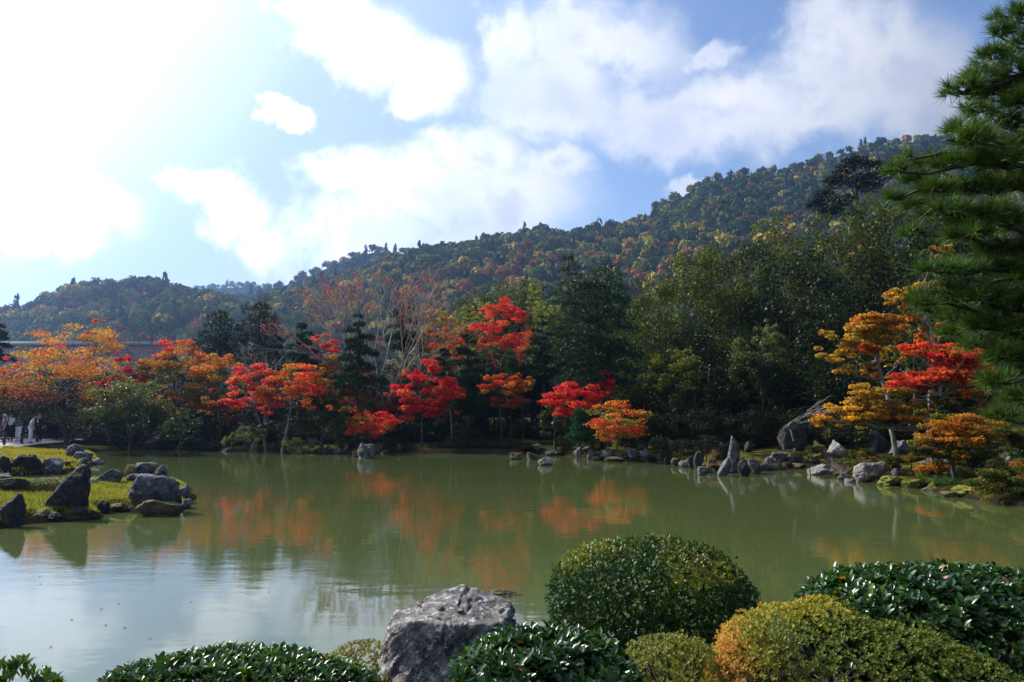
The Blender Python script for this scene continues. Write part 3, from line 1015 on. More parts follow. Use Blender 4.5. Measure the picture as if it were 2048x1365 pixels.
bare('big vase shaped leafless tree with russet leaves on its left twigs', 755, 548, 215, 59, 760, 8, 31, 'twig', depth=5, r0=0.11, leafcol=(0.30, 0.07, 0.035), nleaf=2200, spread=0.33, rmin=0.016)
pine('dark pine behind the right side of the big leafless tree', 806, 578, 700, 62, 64, npad=10, ntuft=800)
broad('maple_tree', 'olive gold maple right of the big leafless tree', MG, 880, 616, 720, 120, 64, [(OLV, 2), (GOLD, 1.5), (BRN, 1)], nl=4800, npad=20)
broad('maple_tree', 'scarlet orange maple below the olive gold one', MG, 900, 648, 750, 80, 60, [(SCAR, 3), (ORG, 2)], nl=3000, npad=14)
broad('maple_tree', 'tall scarlet maple standing highest among the red maples', MG, 1015, 592, 735, 120, 61, [(SCAR, 4), (RED, 2), (PINK, 1)], nl=7200, npad=28, fl=0.5)
broad('maple_tree', 'thin orange maple beside the left shoulder of the tall scarlet maple', MG, 968, 610, 700, 60, 64, [(ORG, 2), (SCAR, 1)], nl=1800, npad=10)
pine('cloud pruned pine with bare trunk in front of the big leafless tree', 716, 632, 775, 80, 53, npad=10, ntuft=1100, fl=0.42)
broad('maple_tree', 'pink red maple with a thin grey trunk at the water edge', MG, 503, 724, 835, 112, 49.6, [(PINK, 4), (RED, 1)], basepx=537, nl=5000, npad=22, bark='greybark', r0=0.1, fl=0.36)
broad('maple_tree', 'orange red maple on a forked pale trunk by the water', MG, 588, 726, 822, 140, 49, [(ORG, 2), (SCAR, 3), (BRN, 1)], basepx=565, nl=5600, npad=26, bark='greybark', r0=0.13, fl=0.34)
broad('maple_tree', 'bright crimson maple on a slender leaning trunk in mid bank', MG, 848, 716, 835, 120, 50, [(RED, 5), (SCAR, 1)], basepx=842, nl=6400, npad=26, bark='bark', r0=0.1, fl=0.42)
broad('maple_tree', 'low red maple with olive lower sprays drooping over the bank', MG, 742, 820, 872, 105, 48, [(RED, 2), (SCAR, 2), (YG, 1.2)], nl=3000, npad=18, r0=0.06, fl=0.3, leaf=0.15)
pine('tall layered garden pine right of the bright crimson maple', 934, 668, 830, 92, 53.5, npad=12, ntuft=1300, r0=0.13)
pine('garden pine standing below the bamboo plume', 1082, 634, 760, 74, 57, npad=11, ntuft=1000)
broad('maple_tree', 'small orange maple on a thin stem left of the main pine', MG, 1003, 748, 790, 90, 51, [(ORG, 3), (SCAR, 2)], nl=2000, npad=12, r0=0.05, fl=0.3)
broad('maple_tree', 'dark orange low maple bough under the small orange maple', MG, 1020, 786, 815, 70, 52, [(SCAR, 2), (BRN, 3)], nl=1000, npad=8, r0=0.045, fl=0.3)
pine('light green soft conifer behind the main pine', 1137, 514, 740, 100, 64, col=(0.05, 0.075, 0.02), npad=15, ntuft=2000, fl=0.7, cone=0.7, per=12)
pine('main tall pine with long bare leaning trunk in the middle of the bank', 1186, 572, 770, 160, 46.5, basepx=1216, hubpx=1182, npad=14, ntuft=2300, r0=0.2, fl=0.36, cone=0.5, ln=0.24)
pine('bright green young conifer behind the glossy evergreens', 1240, 548, 680, 62, 66, col=(0.03, 0.09, 0.02), npad=10, ntuft=900, fl=0.8)
broad('maple_tree', 'low spreading crimson maple at the foot of the main pine', MG, 1150, 762, 832, 118, 44, [(RED, 5), (PINK, 1)], basepx=1160, nl=4600, npad=24, r0=0.08, fl=0.32, leaf=0.15)
broad('maple_tree', 'crimson spray climbing beside the trunk of the main pine', MG, 1213, 735, 800, 34, 45.6, [(RED, 3), (PINK, 1)], nl=700, npad=8, r0=0.04, fl=0.4)
broad('maple_tree', 'small orange and yellow maple on the mossy point right of the main pine', MG, 1236, 800, 882, 112, 39.5, [(ORG, 3), (SCAR, 2), (YG, 2)], basepx=1230, nl=3400, npad=24, r0=0.06, fl=0.34, leaf=0.13, fr=(0.18, 0.3))
pine('tiny bright green pine below the low crimson maple', 1160, 824, 880, 46, 41.5, col=(0.02, 0.09, 0.025), npad=7, ntuft=420, ln=0.2, r0=0.05, fl=0.6)

broad('maple_tree', 'small orange maple squeezed between the glimpsed crimson maple and the cloud pine', MG, 664, 728, 800, 70, 55.5, [(ORG, 2), (GOLD, 1)], nl=2000, npad=10)
broad('maple_tree', 'dim red maple low behind the bright crimson maple', MG, 795, 780, 850, 80, 54, [(WINE, 3), (RED, 1)], nl=2200, npad=12)
broad('maple_tree', 'crimson bough reaching right from behind the bright crimson maple', MG, 905, 755, 800, 56, 52, [(RED, 3), (SCAR, 1)], nl=1500, npad=9)
broad('maple_tree', 'yellow orange maple tip left of the garden pine below the bamboo', MG, 1046, 735, 785, 50, 53, [(GOLD, 2), (ORG, 2)], nl=1200, npad=8, r0=0.05)
broad('maple_tree', 'dim orange maple in the shade under the domed orange maple', MG, 345, 775, 840, 110, 55, [(BRN, 3), (ORG, 1), (OLV, 2)], nl=3000, npad=14)
broad('maple_tree', 'rust and olive maple filling the dark right of the round olive bush', MG, 700, 765, 835, 90, 53, [(BRN, 2), (OLV, 2), (SCAR, 1)], nl=2400, npad=12)
broad('maple_tree', 'dark red maple low between the pink red maple and the yellow orange maple', MG, 440, 775, 845, 90, 52.5, [(WINE, 2), (BRN, 2), (OLV, 1)], nl=2400, npad=12)
broad('maple_tree', 'olive maple under the small orange maple squeezed beside the cloud pine', MG, 640, 735, 800, 90, 57, [(OLV, 3), (BRN, 1)], nl=2400, npad=12)
pine('short dark pine between the bright crimson maple and the tall layered pine', 888, 700, 800, 60, 56, npad=8, ntuft=700)
pine('short dark pine filling the gap right of the tall layered pine', 975, 720, 830, 64, 55, npad=8, ntuft=700)
broad('maple_tree', 'dull orange maple in the dark left of the small orange and yellow maple', MG, 950, 760, 840, 80, 56, [(BRN, 3), (SCAR, 1)], nl=1800, npad=10)
# --- leafy evergreens and shrubs near the far shore
SG = 'evergreen shrubs on the far bank'
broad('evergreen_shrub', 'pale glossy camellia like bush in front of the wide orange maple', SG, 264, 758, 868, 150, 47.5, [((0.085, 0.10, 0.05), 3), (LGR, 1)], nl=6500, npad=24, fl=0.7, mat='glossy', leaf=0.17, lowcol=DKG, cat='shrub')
broad('evergreen_shrub', 'olive green round bush right of the forked pale trunk', SG, 646, 778, 872, 92, 48.6, [((0.08, 0.085, 0.02), 3), (GRN, 2)], nl=3800, npad=18, fl=0.7, mat='glossy', leaf=0.15, cat='shrub')
broad('evergreen_shrub', 'dark leafy bush behind the mossy point with the rust grass rock', SG, 1110, 800, 880, 70, 46, [(GRY, 3)], nl=2200, npad=14, fl=0.7, mat='glossy', leaf=0.15, cat='shrub')
broad('evergreen_shrub', 'small feathery bush between the pale bush and the pink maple', SG, 362, 812, 886, 70, 50, [((0.03, 0.06, 0.03), 1)], nl=1800, npad=14, fl=0.8, mat='glossy', leaf=0.13, cat='shrub')
broad('evergreen_shrub', 'small pale leaved shrub growing above the grey upright stones', SG, 502, 848, 884, 56, 48.5, [((0.08, 0.10, 0.055), 1)], nl=1300, npad=12, fl=0.8, mat='glossy', leaf=0.12, cat='shrub', r0=0.04)
broad('evergreen_shrub', 'low pale shrub beside the mossy bank under the forked maple', SG, 600, 874, 902, 70, 47, [((0.08, 0.10, 0.055), 2), (YG, 1)], nl=1300, npad=14, fl=0.6, mat='glossy', leaf=0.11, cat='shrub', r0=0.03)
broad('evergreen_shrub', 'low whitish leaved shrub at the waterside left of the grey uprights', SG, 460, 868, 890, 34, 49.5, [((0.11, 0.13, 0.08), 2)], nl=700, npad=8, fl=0.7, mat='glossy', leaf=0.11, cat='shrub', r0=0.03)
broad('evergreen_shrub', 'sunlit glossy olive evergreen in front of the dark mass', SG, 1352, 692, 800, 110, 49, [((0.09, 0.10, 0.02), 3), (LGR, 1)], nl=5200, npad=20, fl=0.6, mat='glossy', leaf=0.17, cat='shrub')
broad('evergreen_shrub', 'bright leaved glossy evergreen standing out right of the dark mass', SG, 1524, 632, 800, 112, 46, [((0.075, 0.095, 0.04), 3), (LGR, 1)], nl=7200, npad=24, fl=0.8, mat='glossy', leaf=0.18, lowcol=DKG, cat='shrub')
broad('evergreen_shrub', 'grey green glossy evergreen lower down in the dark mass', SG, 1385, 765, 850, 90, 47, [(GRY, 3)], nl=3000, npad=16, fl=0.7, mat='glossy', leaf=0.15, cat='shrub')
broad('evergreen_shrub', 'pale green leafy bush behind the golden maple on the right bank', SG, 1826, 612, 760, 74, 33, [((0.075, 0.10, 0.04), 2)], nl=5000, npad=18, fl=0.9, mat='glossy', leaf=0.12, cat='shrub')
broad('evergreen_shrub', 'dark leaved bush in the middle of the bank below the tall scarlet maple', SG, 1000, 690, 770, 100, 58, [(GRN, 2), (GRY, 1)], nl=3200, npad=16, fl=0.8, mat='glossy', cat='shrub')

# the evergreen mass: a few grown forms, copied
EPROTO = []
for i in range(8):
    r = np.random.default_rng(900 + i)
    ez = 1.0 if i < 4 else 1.6
    pads, rad = dome(r, (0, 0, 0), 1.0, ez, 50 if i < 4 else 80, (0.17, 0.31), 0.85, 0.9, 0.95, -0.8)
    gc = Geo()
    cc = pick(r, [((1.0, 1.0, 1.0), 3), ((1.5, 1.35, 0.9), 1), ((0.75, 0.85, 0.9), 2)], len(pads))
    pad_leaves(gc, r, pads, rad, cc, 7000 if i < 4 else 12000, 0.061 if i < 4 else 0.056, 0.68, up=0.45, inner=0.3, jit=0.6, tone=(0.6, 1.5))
    gt = Geo()
    limbs(gt, r, (0, 0, -1.7 * ez), (0, 0, 0.4 * ez), pads, 0.055, 0.12, 20)
    EPROTO.append((gt.mesh('trunk', M['bark'], True), gc.mesh('crown', M['glossy'])))


SHADE = {}


def evergreen(label, px, top, bot, w, Y, col, i, group=EG, name='evergreen_tree'):
    c = P(px, (top + bot) / 2, Y)
    a = w / 2 / F * Y; b = (bot - top) / 2 / F * Y
    z0 = g1(c[0], Y)
    root = empty(name, (c[0], Y, z0), label, 'tree', group)
    up = b / a > 1.25
    ez = 1.6 if up else 1.0
    for nm, me in zip(('trunk', 'crown'), EPROTO[i % 4 + (4 if up else 0)]):
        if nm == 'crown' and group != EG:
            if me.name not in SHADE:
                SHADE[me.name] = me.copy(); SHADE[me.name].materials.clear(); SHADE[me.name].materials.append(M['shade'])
            me = SHADE[me.name]
        o = put(nm, me, root, (0, 0, c[2] - z0))
        o.scale = (a, a * 0.95, b / ez)
        o.rotation_euler = (0, 0, (i * 2.1) % 6.28) if nm == 'crown' else (0, 0, 0)
        if nm == 'crown': o.color = (*col, 1)
        else: o.scale = (a, a, max((c[2] - z0) / (1.62 * ez), b * 0.5 / ez))
    return root


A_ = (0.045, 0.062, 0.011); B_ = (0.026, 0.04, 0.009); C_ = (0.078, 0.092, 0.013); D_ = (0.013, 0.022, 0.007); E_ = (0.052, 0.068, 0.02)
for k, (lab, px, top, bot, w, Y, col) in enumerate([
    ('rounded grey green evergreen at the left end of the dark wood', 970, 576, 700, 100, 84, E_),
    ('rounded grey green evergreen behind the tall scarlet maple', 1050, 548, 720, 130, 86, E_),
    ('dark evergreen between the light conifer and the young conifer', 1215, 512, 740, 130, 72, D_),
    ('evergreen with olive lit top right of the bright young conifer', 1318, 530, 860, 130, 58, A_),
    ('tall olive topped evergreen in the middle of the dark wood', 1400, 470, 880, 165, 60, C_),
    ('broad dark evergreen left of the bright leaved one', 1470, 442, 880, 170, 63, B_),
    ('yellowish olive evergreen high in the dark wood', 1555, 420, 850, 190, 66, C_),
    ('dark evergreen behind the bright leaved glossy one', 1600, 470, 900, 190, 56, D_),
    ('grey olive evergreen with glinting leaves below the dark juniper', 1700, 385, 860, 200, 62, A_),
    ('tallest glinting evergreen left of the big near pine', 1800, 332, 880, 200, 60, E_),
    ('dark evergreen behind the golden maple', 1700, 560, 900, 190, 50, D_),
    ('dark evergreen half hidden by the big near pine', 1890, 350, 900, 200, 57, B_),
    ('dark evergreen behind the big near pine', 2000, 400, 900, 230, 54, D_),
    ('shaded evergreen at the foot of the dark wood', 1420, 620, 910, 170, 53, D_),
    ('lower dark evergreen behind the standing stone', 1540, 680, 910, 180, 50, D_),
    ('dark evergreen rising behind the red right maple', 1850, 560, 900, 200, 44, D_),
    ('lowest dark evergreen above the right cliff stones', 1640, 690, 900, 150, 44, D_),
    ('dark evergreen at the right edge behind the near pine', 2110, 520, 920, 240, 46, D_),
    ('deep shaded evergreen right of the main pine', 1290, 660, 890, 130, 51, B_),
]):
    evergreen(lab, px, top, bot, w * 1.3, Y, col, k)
WHERE = [(0, 'at the left edge'), (95, 'behind the visitors'), (200, 'behind the wide orange maple'), (300, 'behind the pale glossy bush'), (400, 'left of the pink maple'), (470, 'below the yellow orange maple'), (540, 'behind the pink maple'), (620, 'behind the forked pale trunk'),
         (690, 'behind the round olive bush'), (770, 'behind the low red maple'), (870, 'behind the bright crimson maple'), (960, 'behind the tall layered pine'), (1050, 'below the tall scarlet maple'), (1120, 'left of the low crimson maple'), (1200, 'behind the low crimson maple'),
         (1290, 'behind the small orange and yellow maple'), (1360, 'above the square shouldered boulder'), (1430, 'left of the standing stone'), (1500, 'behind the standing stone'), (1580, 'above the grey stones right of the standing stone'), (1650, 'behind the dark cliff stone'),
         (1740, 'behind the pyramid stone'), (1830, 'behind the low golden maple'), (1920, 'behind the wide orange maple bush'), (5000, 'behind the big white boulder')]


def where(px):
    return next(w for a, w in WHERE if px <= a)


# the dark thicket that blocks light and closes the view under the maples
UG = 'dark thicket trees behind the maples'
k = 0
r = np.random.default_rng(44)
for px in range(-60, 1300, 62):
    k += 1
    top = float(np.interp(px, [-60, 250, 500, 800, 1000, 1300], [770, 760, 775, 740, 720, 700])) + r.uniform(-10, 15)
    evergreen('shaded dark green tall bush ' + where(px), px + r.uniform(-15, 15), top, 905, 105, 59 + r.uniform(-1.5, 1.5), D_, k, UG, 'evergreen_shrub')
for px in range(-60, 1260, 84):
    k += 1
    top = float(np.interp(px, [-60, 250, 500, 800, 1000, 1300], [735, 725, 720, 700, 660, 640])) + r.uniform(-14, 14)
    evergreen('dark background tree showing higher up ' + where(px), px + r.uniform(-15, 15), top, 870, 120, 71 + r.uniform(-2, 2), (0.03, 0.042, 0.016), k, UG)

for px in range(150, 1330, 46):  # low bushes added to cover lit ground and darken the trunk zone
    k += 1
    evergreen('added low dark ground bush ' + where(px), px + r.uniform(-15, 15), 842 + r.uniform(-8, 8), 900, 84, 53.5 + r.uniform(-1, 1.5), D_, k, UG, 'evergreen_shrub')
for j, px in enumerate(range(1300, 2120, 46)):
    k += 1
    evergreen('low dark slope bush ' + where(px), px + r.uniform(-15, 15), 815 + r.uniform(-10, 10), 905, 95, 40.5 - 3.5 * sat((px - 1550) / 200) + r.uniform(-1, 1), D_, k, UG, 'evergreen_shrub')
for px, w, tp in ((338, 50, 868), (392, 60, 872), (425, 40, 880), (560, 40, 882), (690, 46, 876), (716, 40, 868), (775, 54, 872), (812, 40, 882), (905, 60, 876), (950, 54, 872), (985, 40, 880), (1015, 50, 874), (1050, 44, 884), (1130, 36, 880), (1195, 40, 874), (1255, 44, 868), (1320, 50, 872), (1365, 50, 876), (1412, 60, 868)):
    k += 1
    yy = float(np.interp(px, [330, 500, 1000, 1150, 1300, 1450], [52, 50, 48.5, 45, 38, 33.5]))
    evergreen('added low dark shrub close to the water ' + where(px), px, tp, 906, w, yy, D_, k, UG, 'evergreen_shrub')  # added dark shrubs standing in for canopy shade along the bank
# dark flat-topped conifer on the crest of the wood
SEED[0] += 1
r = np.random.default_rng(77)
Yj = 74
pads = np.array([P(x, y, Yj + d) for x, y, d in ((1712, 345, 0), (1690, 362, -1), (1745, 352, 1), (1762, 372, 0), (1670, 385, 1), (1715, 385, -1.5), (1650, 412, 0), (1690, 425, 1), (1740, 395, 0), (1660, 445, -1), (1712, 450, 0), (1635, 430, 1))])
rad = np.array([(r.uniform(0.8, 1.35), 1.0, r.uniform(0.4, 0.65)) for _ in pads])
pads[:, 2] += 1.0
bx = P(1712, 800, Yj)[0]
base = np.array((bx, Yj, g1(bx, Yj)))
gt, gc = Geo(), Geo()
limbs(gt, r, base, P(1712, 350, Yj), pads, 0.3, 0.1, 14, start=0.7)
pad_leaves(gc, r, pads, rad, pick(r, [((0.007, 0.013, 0.006), 1)], len(pads)), 8000, 0.2, 0.6)
finish('conifer_tree', 'near black ragged conifer standing out on the crest of the dark wood', 'tree', None, base, gt, gc, M['bark'], M['far'])

# bamboo
def bamboo(label, px, top, Y, lean, seed, n=900, col=(0.20, 0.23, 0.04), wid=0.8):
    r = np.random.default_rng(seed)
    bx = P(px, 800, Y)[0]; z0 = g1(bx, Y); zt = P(px, top, Y)[2]
    t = np.linspace(0, 1, 12)
    pth = np.stack([bx + lean * t ** 2, np.full(12, float(Y)), z0 - 0.2 + (zt - z0) * t], 1)
    g, gc = Geo(), Geo()
    g.add(*tube(pth, np.linspace(0.05, 0.008, 12), 6))
    for i in range(14):
        f = 0.45 + 0.53 * i / 13
        p = np.array([np.interp(f, t, pth[:, k]) for k in range(3)])
        L = wid * (1.25 - f) * 1.6
        for sgn in (-1, 1):
            q = p + np.array((sgn * L, r.uniform(-.4, .4), L * 0.45))
            cu = curve(p, q, 0.1 * L, 5)
            g.add(*tube(cu, 0.008, 3, cap=False))
            m = n // 28
            tt = r.uniform(0.1, 1, m)
            pos = np.stack([np.interp(tt, np.linspace(0, 1, 5), cu[:, k]) for k in range(3)], 1) + r.normal(size=(m, 3)) * 0.07
            pos[:, 2] -= 0.08
            leaves(gc, r, pos, norm(unit(r, m) + np.array((0, -0.6, 0.5))), 0.26, 0.07, np.array(col) * r.uniform(0.7, 1.3, (m, 1)), 1.2)
    return finish('bamboo', label, 'bamboo', 'bamboo culms behind the tall scarlet maple', (bx, Y, z0), g, gc, M['bark'], M['maple'], 'leaves')


for i, (px, top, lean, lab) in enumerate([(1066, 562, 0.2, 'tall feathery bamboo plume right of the tall scarlet maple'), (1100, 606, 0.5, 'pale bamboo leaning right beside the light green conifer'),
                                          (945, 610, -0.4, 'pale bamboo at the left end of the grove'), (962, 600, 0.3, 'pale bamboo second from the left in the grove'),
                                          (930, 622, -0.6, 'low pale bamboo leaning left over the olive gold maple'), (1085, 600, -0.2, 'pale bamboo just right of the tall plume')]):
    bamboo(lab, px, top, (60 if i == 0 else 66) + i * 0.5, lean, 60 + i, 1200, wid=0.9 if i == 0 else 1.1)

# --- right bank maples, built pad by pad
def pads_tree(name, label, cat, group, basepx, Y, hubpxy, padlist, nl, leaf, r0, bark, seed, limbn=20, fl=0.5, mat='maple', start=0.3, bend=0.3, base=None):
    r = np.random.default_rng(seed)
    if base is None:
        bx = P(basepx, 800, Y)[0]
        base = np.array((bx, Y, g1(bx, Y)))
    pads, rad, cols = [], [], []
    for (px, py, w, h, c, dy) in padlist:
        yy = Y + dy
        a = w / 2 / F * yy; hh = h / 2 / F * yy
        k = max(6, int(w / 6))
        for j in range(k):
            q = P(px + r.uniform(-0.46, 0.46) * w, py + r.normal() * 0.25 * h, yy + r.uniform(-0.5, 0.5) * a)
            pads.append(q); ra = a * r.uniform(0.10, 0.28) + 0.04
            rad.append((ra, ra, max(min(hh * r.uniform(0.16, 0.34), ra * 0.5), 0.04)))
            mk = r.random() ** 2 * 0.5; cols.append((np.array(c) * (1 - mk) + np.array(((0.2, 0.16, 0.02), (0.45, 0.15, 0.02))[r.integers(2)]) * mk) * r.uniform(0.75, 1.2))
    gt, gc = Geo(), Geo()
    order = r.permutation(len(pads))
    hub = P(hubpxy[0], hubpxy[1], Y)
    limbs(gt, r, base, hub, [pads[i] for i in order], r0, bend, limbn, start=start)
    pad_leaves(gc, r, pads, rad, cols, nl, leaf, 0.8, up=0.4, inner=0.2, jit=0.7)
    return finish(name, label, cat, group, base, gt, gc, M[bark], M[mat])


YGO = (0.38, 0.24, 0.03); OGO = (0.46, 0.19, 0.022)
pads_tree('maple_tree', 'golden maple of flat layered boughs over the dark right bank', 'tree', 'maples on the right bank', 1790, 28.5, (1752, 650), [
    (1748, 642, 110, 40, OGO, 0), (1735, 662, 90, 34, YGO, -.3), (1775, 655, 80, 28, OGO, .4), (1680, 685, 80, 42, YGO, 0), (1672, 712, 80, 34, YGO, .3),
    (1765, 690, 80, 50, YGO, 0), (1730, 698, 50, 24, SCAR, -.5), (1700, 742, 60, 22, YGO, 0), (1736, 740, 40, 30, OGO, 0), (1785, 720, 50, 26, YGO, .5)], 7500, 0.115, 0.11, 'greybark', 501)
pads_tree('maple_tree', 'upper golden maple bough touching the big near pine', 'tree', 'maples on the right bank', 1868, 29, (1850, 560), [
    (1812, 582, 72, 30, YGO, 0), (1800, 604, 50, 22, YGO, .2), (1832, 596, 60, 30, GOLD, 0), (1860, 580, 50, 34, YGO, .4), (1888, 500, 50, 26, GOLD, .5), (1835, 636, 40, 20, ORG, 0), (1862, 660, 46, 30, ORG, 0), (1856, 676, 50, 20, ORG, .4)], 3600, 0.115, 0.11, 'greybark', 502, bend=0.4)
pads_tree('maple_tree', 'spreading red and orange maple under the big near pine', 'tree', 'maples on the right bank', 1868, 26, (1880, 745), [
    (1860, 704, 120, 30, SCAR, 0), (1925, 708, 120, 40, (0.40, 0.10, 0.02), 0), (1960, 730, 70, 60, ORG, .3), (1890, 748, 150, 40, SCAR, -.3), (1815, 758, 80, 34, RED, -.2), (1850, 756, 80, 30, RED, .2),
    (1935, 770, 90, 44, OGO, 0), (1955, 790, 50, 40, BRN, .4), (1880, 714, 40, 26, RED, -.6), (1948, 716, 44, 26, RED, -.5), (1840, 775, 60, 18, RED, 0), (1925, 784, 26, 18, SCAR, -.6)], 9500, 0.11, 0.13, 'greybark', 503)
pads_tree('maple_tree', 'low golden maple with long boughs reaching left over the cliff stones', 'tree', 'maples on the right bank', 1862, 27.0, (1850, 800), [
    (1765, 778, 110, 30, YGO, 0), (1725, 798, 70, 26, YGO, 0), (1700, 822, 110, 34, GOLD, -.2), (1660, 840, 70, 26, OGO, -.2), (1755, 822, 130, 32, YGO, .2), (1810, 812, 90, 34, YGO, .3), (1735, 840, 90, 22, YGO, .2),
    (1800, 836, 80, 26, OGO, -.2), (1780, 846, 60, 20, OLV, .2), (1895, 800, 60, 30, BRN, .6)], 9500, 0.105, 0.12, 'greybark', 504, start=0.25)
pads_tree('maple_shrub', 'wide low orange maple bush above the right shore', 'shrub', 'maples on the right bank', 1900, 24.2, (1905, 870), [
    (1850, 858, 80, 36, OGO, 0), (1895, 862, 80, 40, (0.36, 0.12, 0.02), -.2), (1950, 850, 110, 34, OGO, 0), (1985, 848, 60, 30, ORG, .3), (1880, 885, 100, 34, BRN, 0), (1940, 880, 110, 36, OGO, -.3), (1850, 890, 60, 30, OLV, 0),
    (1930, 905, 110, 34, OLV, -.3), (1985, 890, 70, 50, OLV, .3), (1870, 905, 90, 34, GRN, -.2), (1960, 915, 90, 40, GRN, -.2), (1900, 920, 60, 30, LGR, -.3), (1975, 808, 60, 40, (0.12, 0.10, 0.03), .6), (1890, 836, 70, 18, OLV, .5)], 11000, 0.085, 0.07, 'bark', 505)
pads_tree('maple_shrub', 'small rust orange shrub on the mossy shore at right', 'shrub', 'maples on the right bank', 1868, 24.8, (1870, 930), [
    (1872, 930, 56, 22, OGO, 0), (1850, 942, 40, 18, ORG, 0), (1890, 934, 40, 24, BRN, 0), (1860, 950, 50, 14, LGR, 0)], 2600, 0.06, 0.03, 'bark', 506)
EB = 'leafy evergreen shrubs on the right shore'
for i, (lab, bp, Y, pl, nl, lf) in enumerate([
    ('dark green shrub spilling down the shore at the right edge', 2010, 20.9, [(1985, 955, 90, 60, GRN, 0), (2030, 965, 90, 80, GRN, 0), (2000, 985, 80, 40, LGR, -.2), (2040, 1000, 60, 30, LGR, -.2), (1960, 975, 50, 30, LGR, 0), (2060, 940, 80, 70, GRN, 0.4)], 8000, 0.055),
    ('green shrub under the wide orange maple bush', 1965, 23.6, [(1955, 915, 70, 50, GRN, 0), (1985, 905, 60, 60, LGR, 0), (1930, 925, 50, 40, GRN, 0)], 3600, 0.06),
    ('low dark shrub among the stones left of the rust orange shrub', 1775, 27.6, [(1775, 925, 60, 22, GRN, 0), (1755, 932, 40, 18, LGR, 0), (1800, 938, 40, 20, GRN, 0)], 1800, 0.06),
    ('pale leaved sprig beside the leaning dark log', 1708, 28.0, [(1705, 938, 26, 26, (0.09, 0.12, 0.06), 0), (1715, 928, 20, 20, LGR, 0)], 600, 0.06),
    ('low fern like green plants on the bank under the golden maple', 1820, 27.2, [(1815, 915, 60, 18, GRN, 0), (1790, 922, 50, 14, LGR, 0), (1840, 918, 40, 14, (0.10, 0.06, 0.02), 0)], 1700, 0.06),
    ('dark ground cover bush right of the pyramid stone', 1720, 29.5, [(1715, 905, 60, 20, GRN, 0), (1745, 912, 40, 16, DKG, 0), (1700, 918, 30, 14, LGR, 0)], 1600, 0.06),
    ('dark creeping bush behind the pointed grey stone', 1615, 30.0, [(1612, 905, 70, 22, DKG, 0), (1640, 912, 40, 16, GRN, 0)], 1600, 0.07),
    ('dark bush on the slope right of the big near pine trunk', 2040, 27.0, [(2020, 880, 90, 50, GRN, 0), (2060, 870, 80, 60, DKG, 0), (1985, 895, 60, 34, LGR, 0), (2080, 900, 90, 50, GRN, 0)], 5000, 0.08),
    ('green bush under the red right maple', 1880, 27.5, [(1870, 850, 90, 50, DKG, 0), (1910, 840, 80, 50, GRN, 0), (1940, 860, 70, 50, DKG, 0), (1840, 868, 50, 30, GRN, 0)], 4500, 0.085),
    ('dark leaved bush hanging behind the white boulder', 1890, 25, [(1880, 830, 70, 40, GRN, 0), (1900, 810, 60, 40, DKG, 0), (1850, 815, 40, 30, GRN, .3)], 2600, 0.08),
]):
    pads_tree('evergreen_shrub', lab, 'shrub', EB, bp, Y, (bp, pl[0][1]), pl, nl, lf, 0.03, 'bark', 520 + i, mat='glossy')

# --- the big near pine at the right
SEED[0] += 1
r = np.random.default_rng(808)
Yp = 6.2
bx = P(2300, 800, Yp)[0]
base = np.array((bx, Yp + 0.4, g1(bx, Yp + 0.4)))
top = P(2240, -160, Yp)
PADS = [(2035, 45, 50, 40), (2000, 75, 40, 30), (2060, 95, 70, 45), (1985, 120, 45, 28), (2040, 150, 70, 40), (1955, 160, 40, 28), (1925, 185, 45, 22), (2000, 190, 70, 32), (2060, 210, 60, 40), (1960, 225, 55, 26),
        (2020, 255, 80, 34), (1930, 262, 40, 20), (1950, 285, 60, 24), (2050, 300, 60, 40), (2000, 330, 70, 34), (1925, 330, 60, 30), (1860, 335, 48, 34), (1835, 365, 40, 30), (1880, 385, 60, 34), (1960, 385, 80, 40), (2040, 380, 70, 44),
        (1835, 415, 36, 28), (1900, 430, 60, 34), (1980, 445, 80, 40), (2050, 460, 60, 44), (1935, 475, 60, 24), (2010, 510, 60, 34), (1880, 545, 44, 18), (1930, 550, 60, 22), (2000, 545, 70, 26), (2050, 560, 50, 40),
        (1890, 590, 44, 26), (1960, 600, 70, 34), (2040, 620, 60, 44), (1880, 625, 36, 28), (1920, 640, 50, 32), (1985, 660, 70, 36), (2050, 680, 50, 44), (1905, 670, 40, 24), (1960, 695, 50, 28), (2010, 720, 50, 34), (2050, 750, 44, 40),
        (2000, 770, 34, 30), (2035, 805, 40, 34), (2010, 840, 30, 24), (2055, 850, 44, 30), (1800, 345, 30, 22), (1792, 400, 24, 16), (1826, 470, 40, 22), (1850, 612, 30, 20), (1860, 500, 30, 20), (1882, 186, 16, 10), (1990, 38, 16, 12), (1905, 262, 18, 10), (1835, 590, 14, 10), (1820, 320, 18, 14), (2120, 120, 80, 80), (2120, 300, 80, 80), (2120, 480, 80, 80), (2120, 640, 80, 80), (2110, 800, 60, 60), (2100, 20, 60, 50)]
gt, gc = Geo(), Geo()
pads = []; rad = []
for (px, py, rx, ry) in PADS:
    q = P(px, py, Yp + r.uniform(-0.6, 0.7))
    pads.append(q); rad.append((rx / F * Yp * 0.85, rx / F * Yp * 0.85, ry / F * Yp * 0.85))
pads = np.array(pads); rad = np.array(rad)
tp = limbs(gt, r, base, top, [], 0.2, 0.1)
for q in pads:
    j = int(np.argmin(np.abs(tp[:, 2] - (q[2] - 0.25))))
    d = np.linalg.norm(q - tp[j])
    gt.add(*tube(curve(tp[j], q, 0.06 * d, 8, r, 0.02 * d), np.linspace(0.032, 0.009, 8), 5))
nt = 2800
wt = rad[:, 0] * rad[:, 2]
pk = r.choice(len(pads), nt, p=wt / wt.sum())
u = unit(r, nt); u[:, 2] = np.where(u[:, 2] < -0.1, -u[:, 2] * 0.5, u[:, 2])
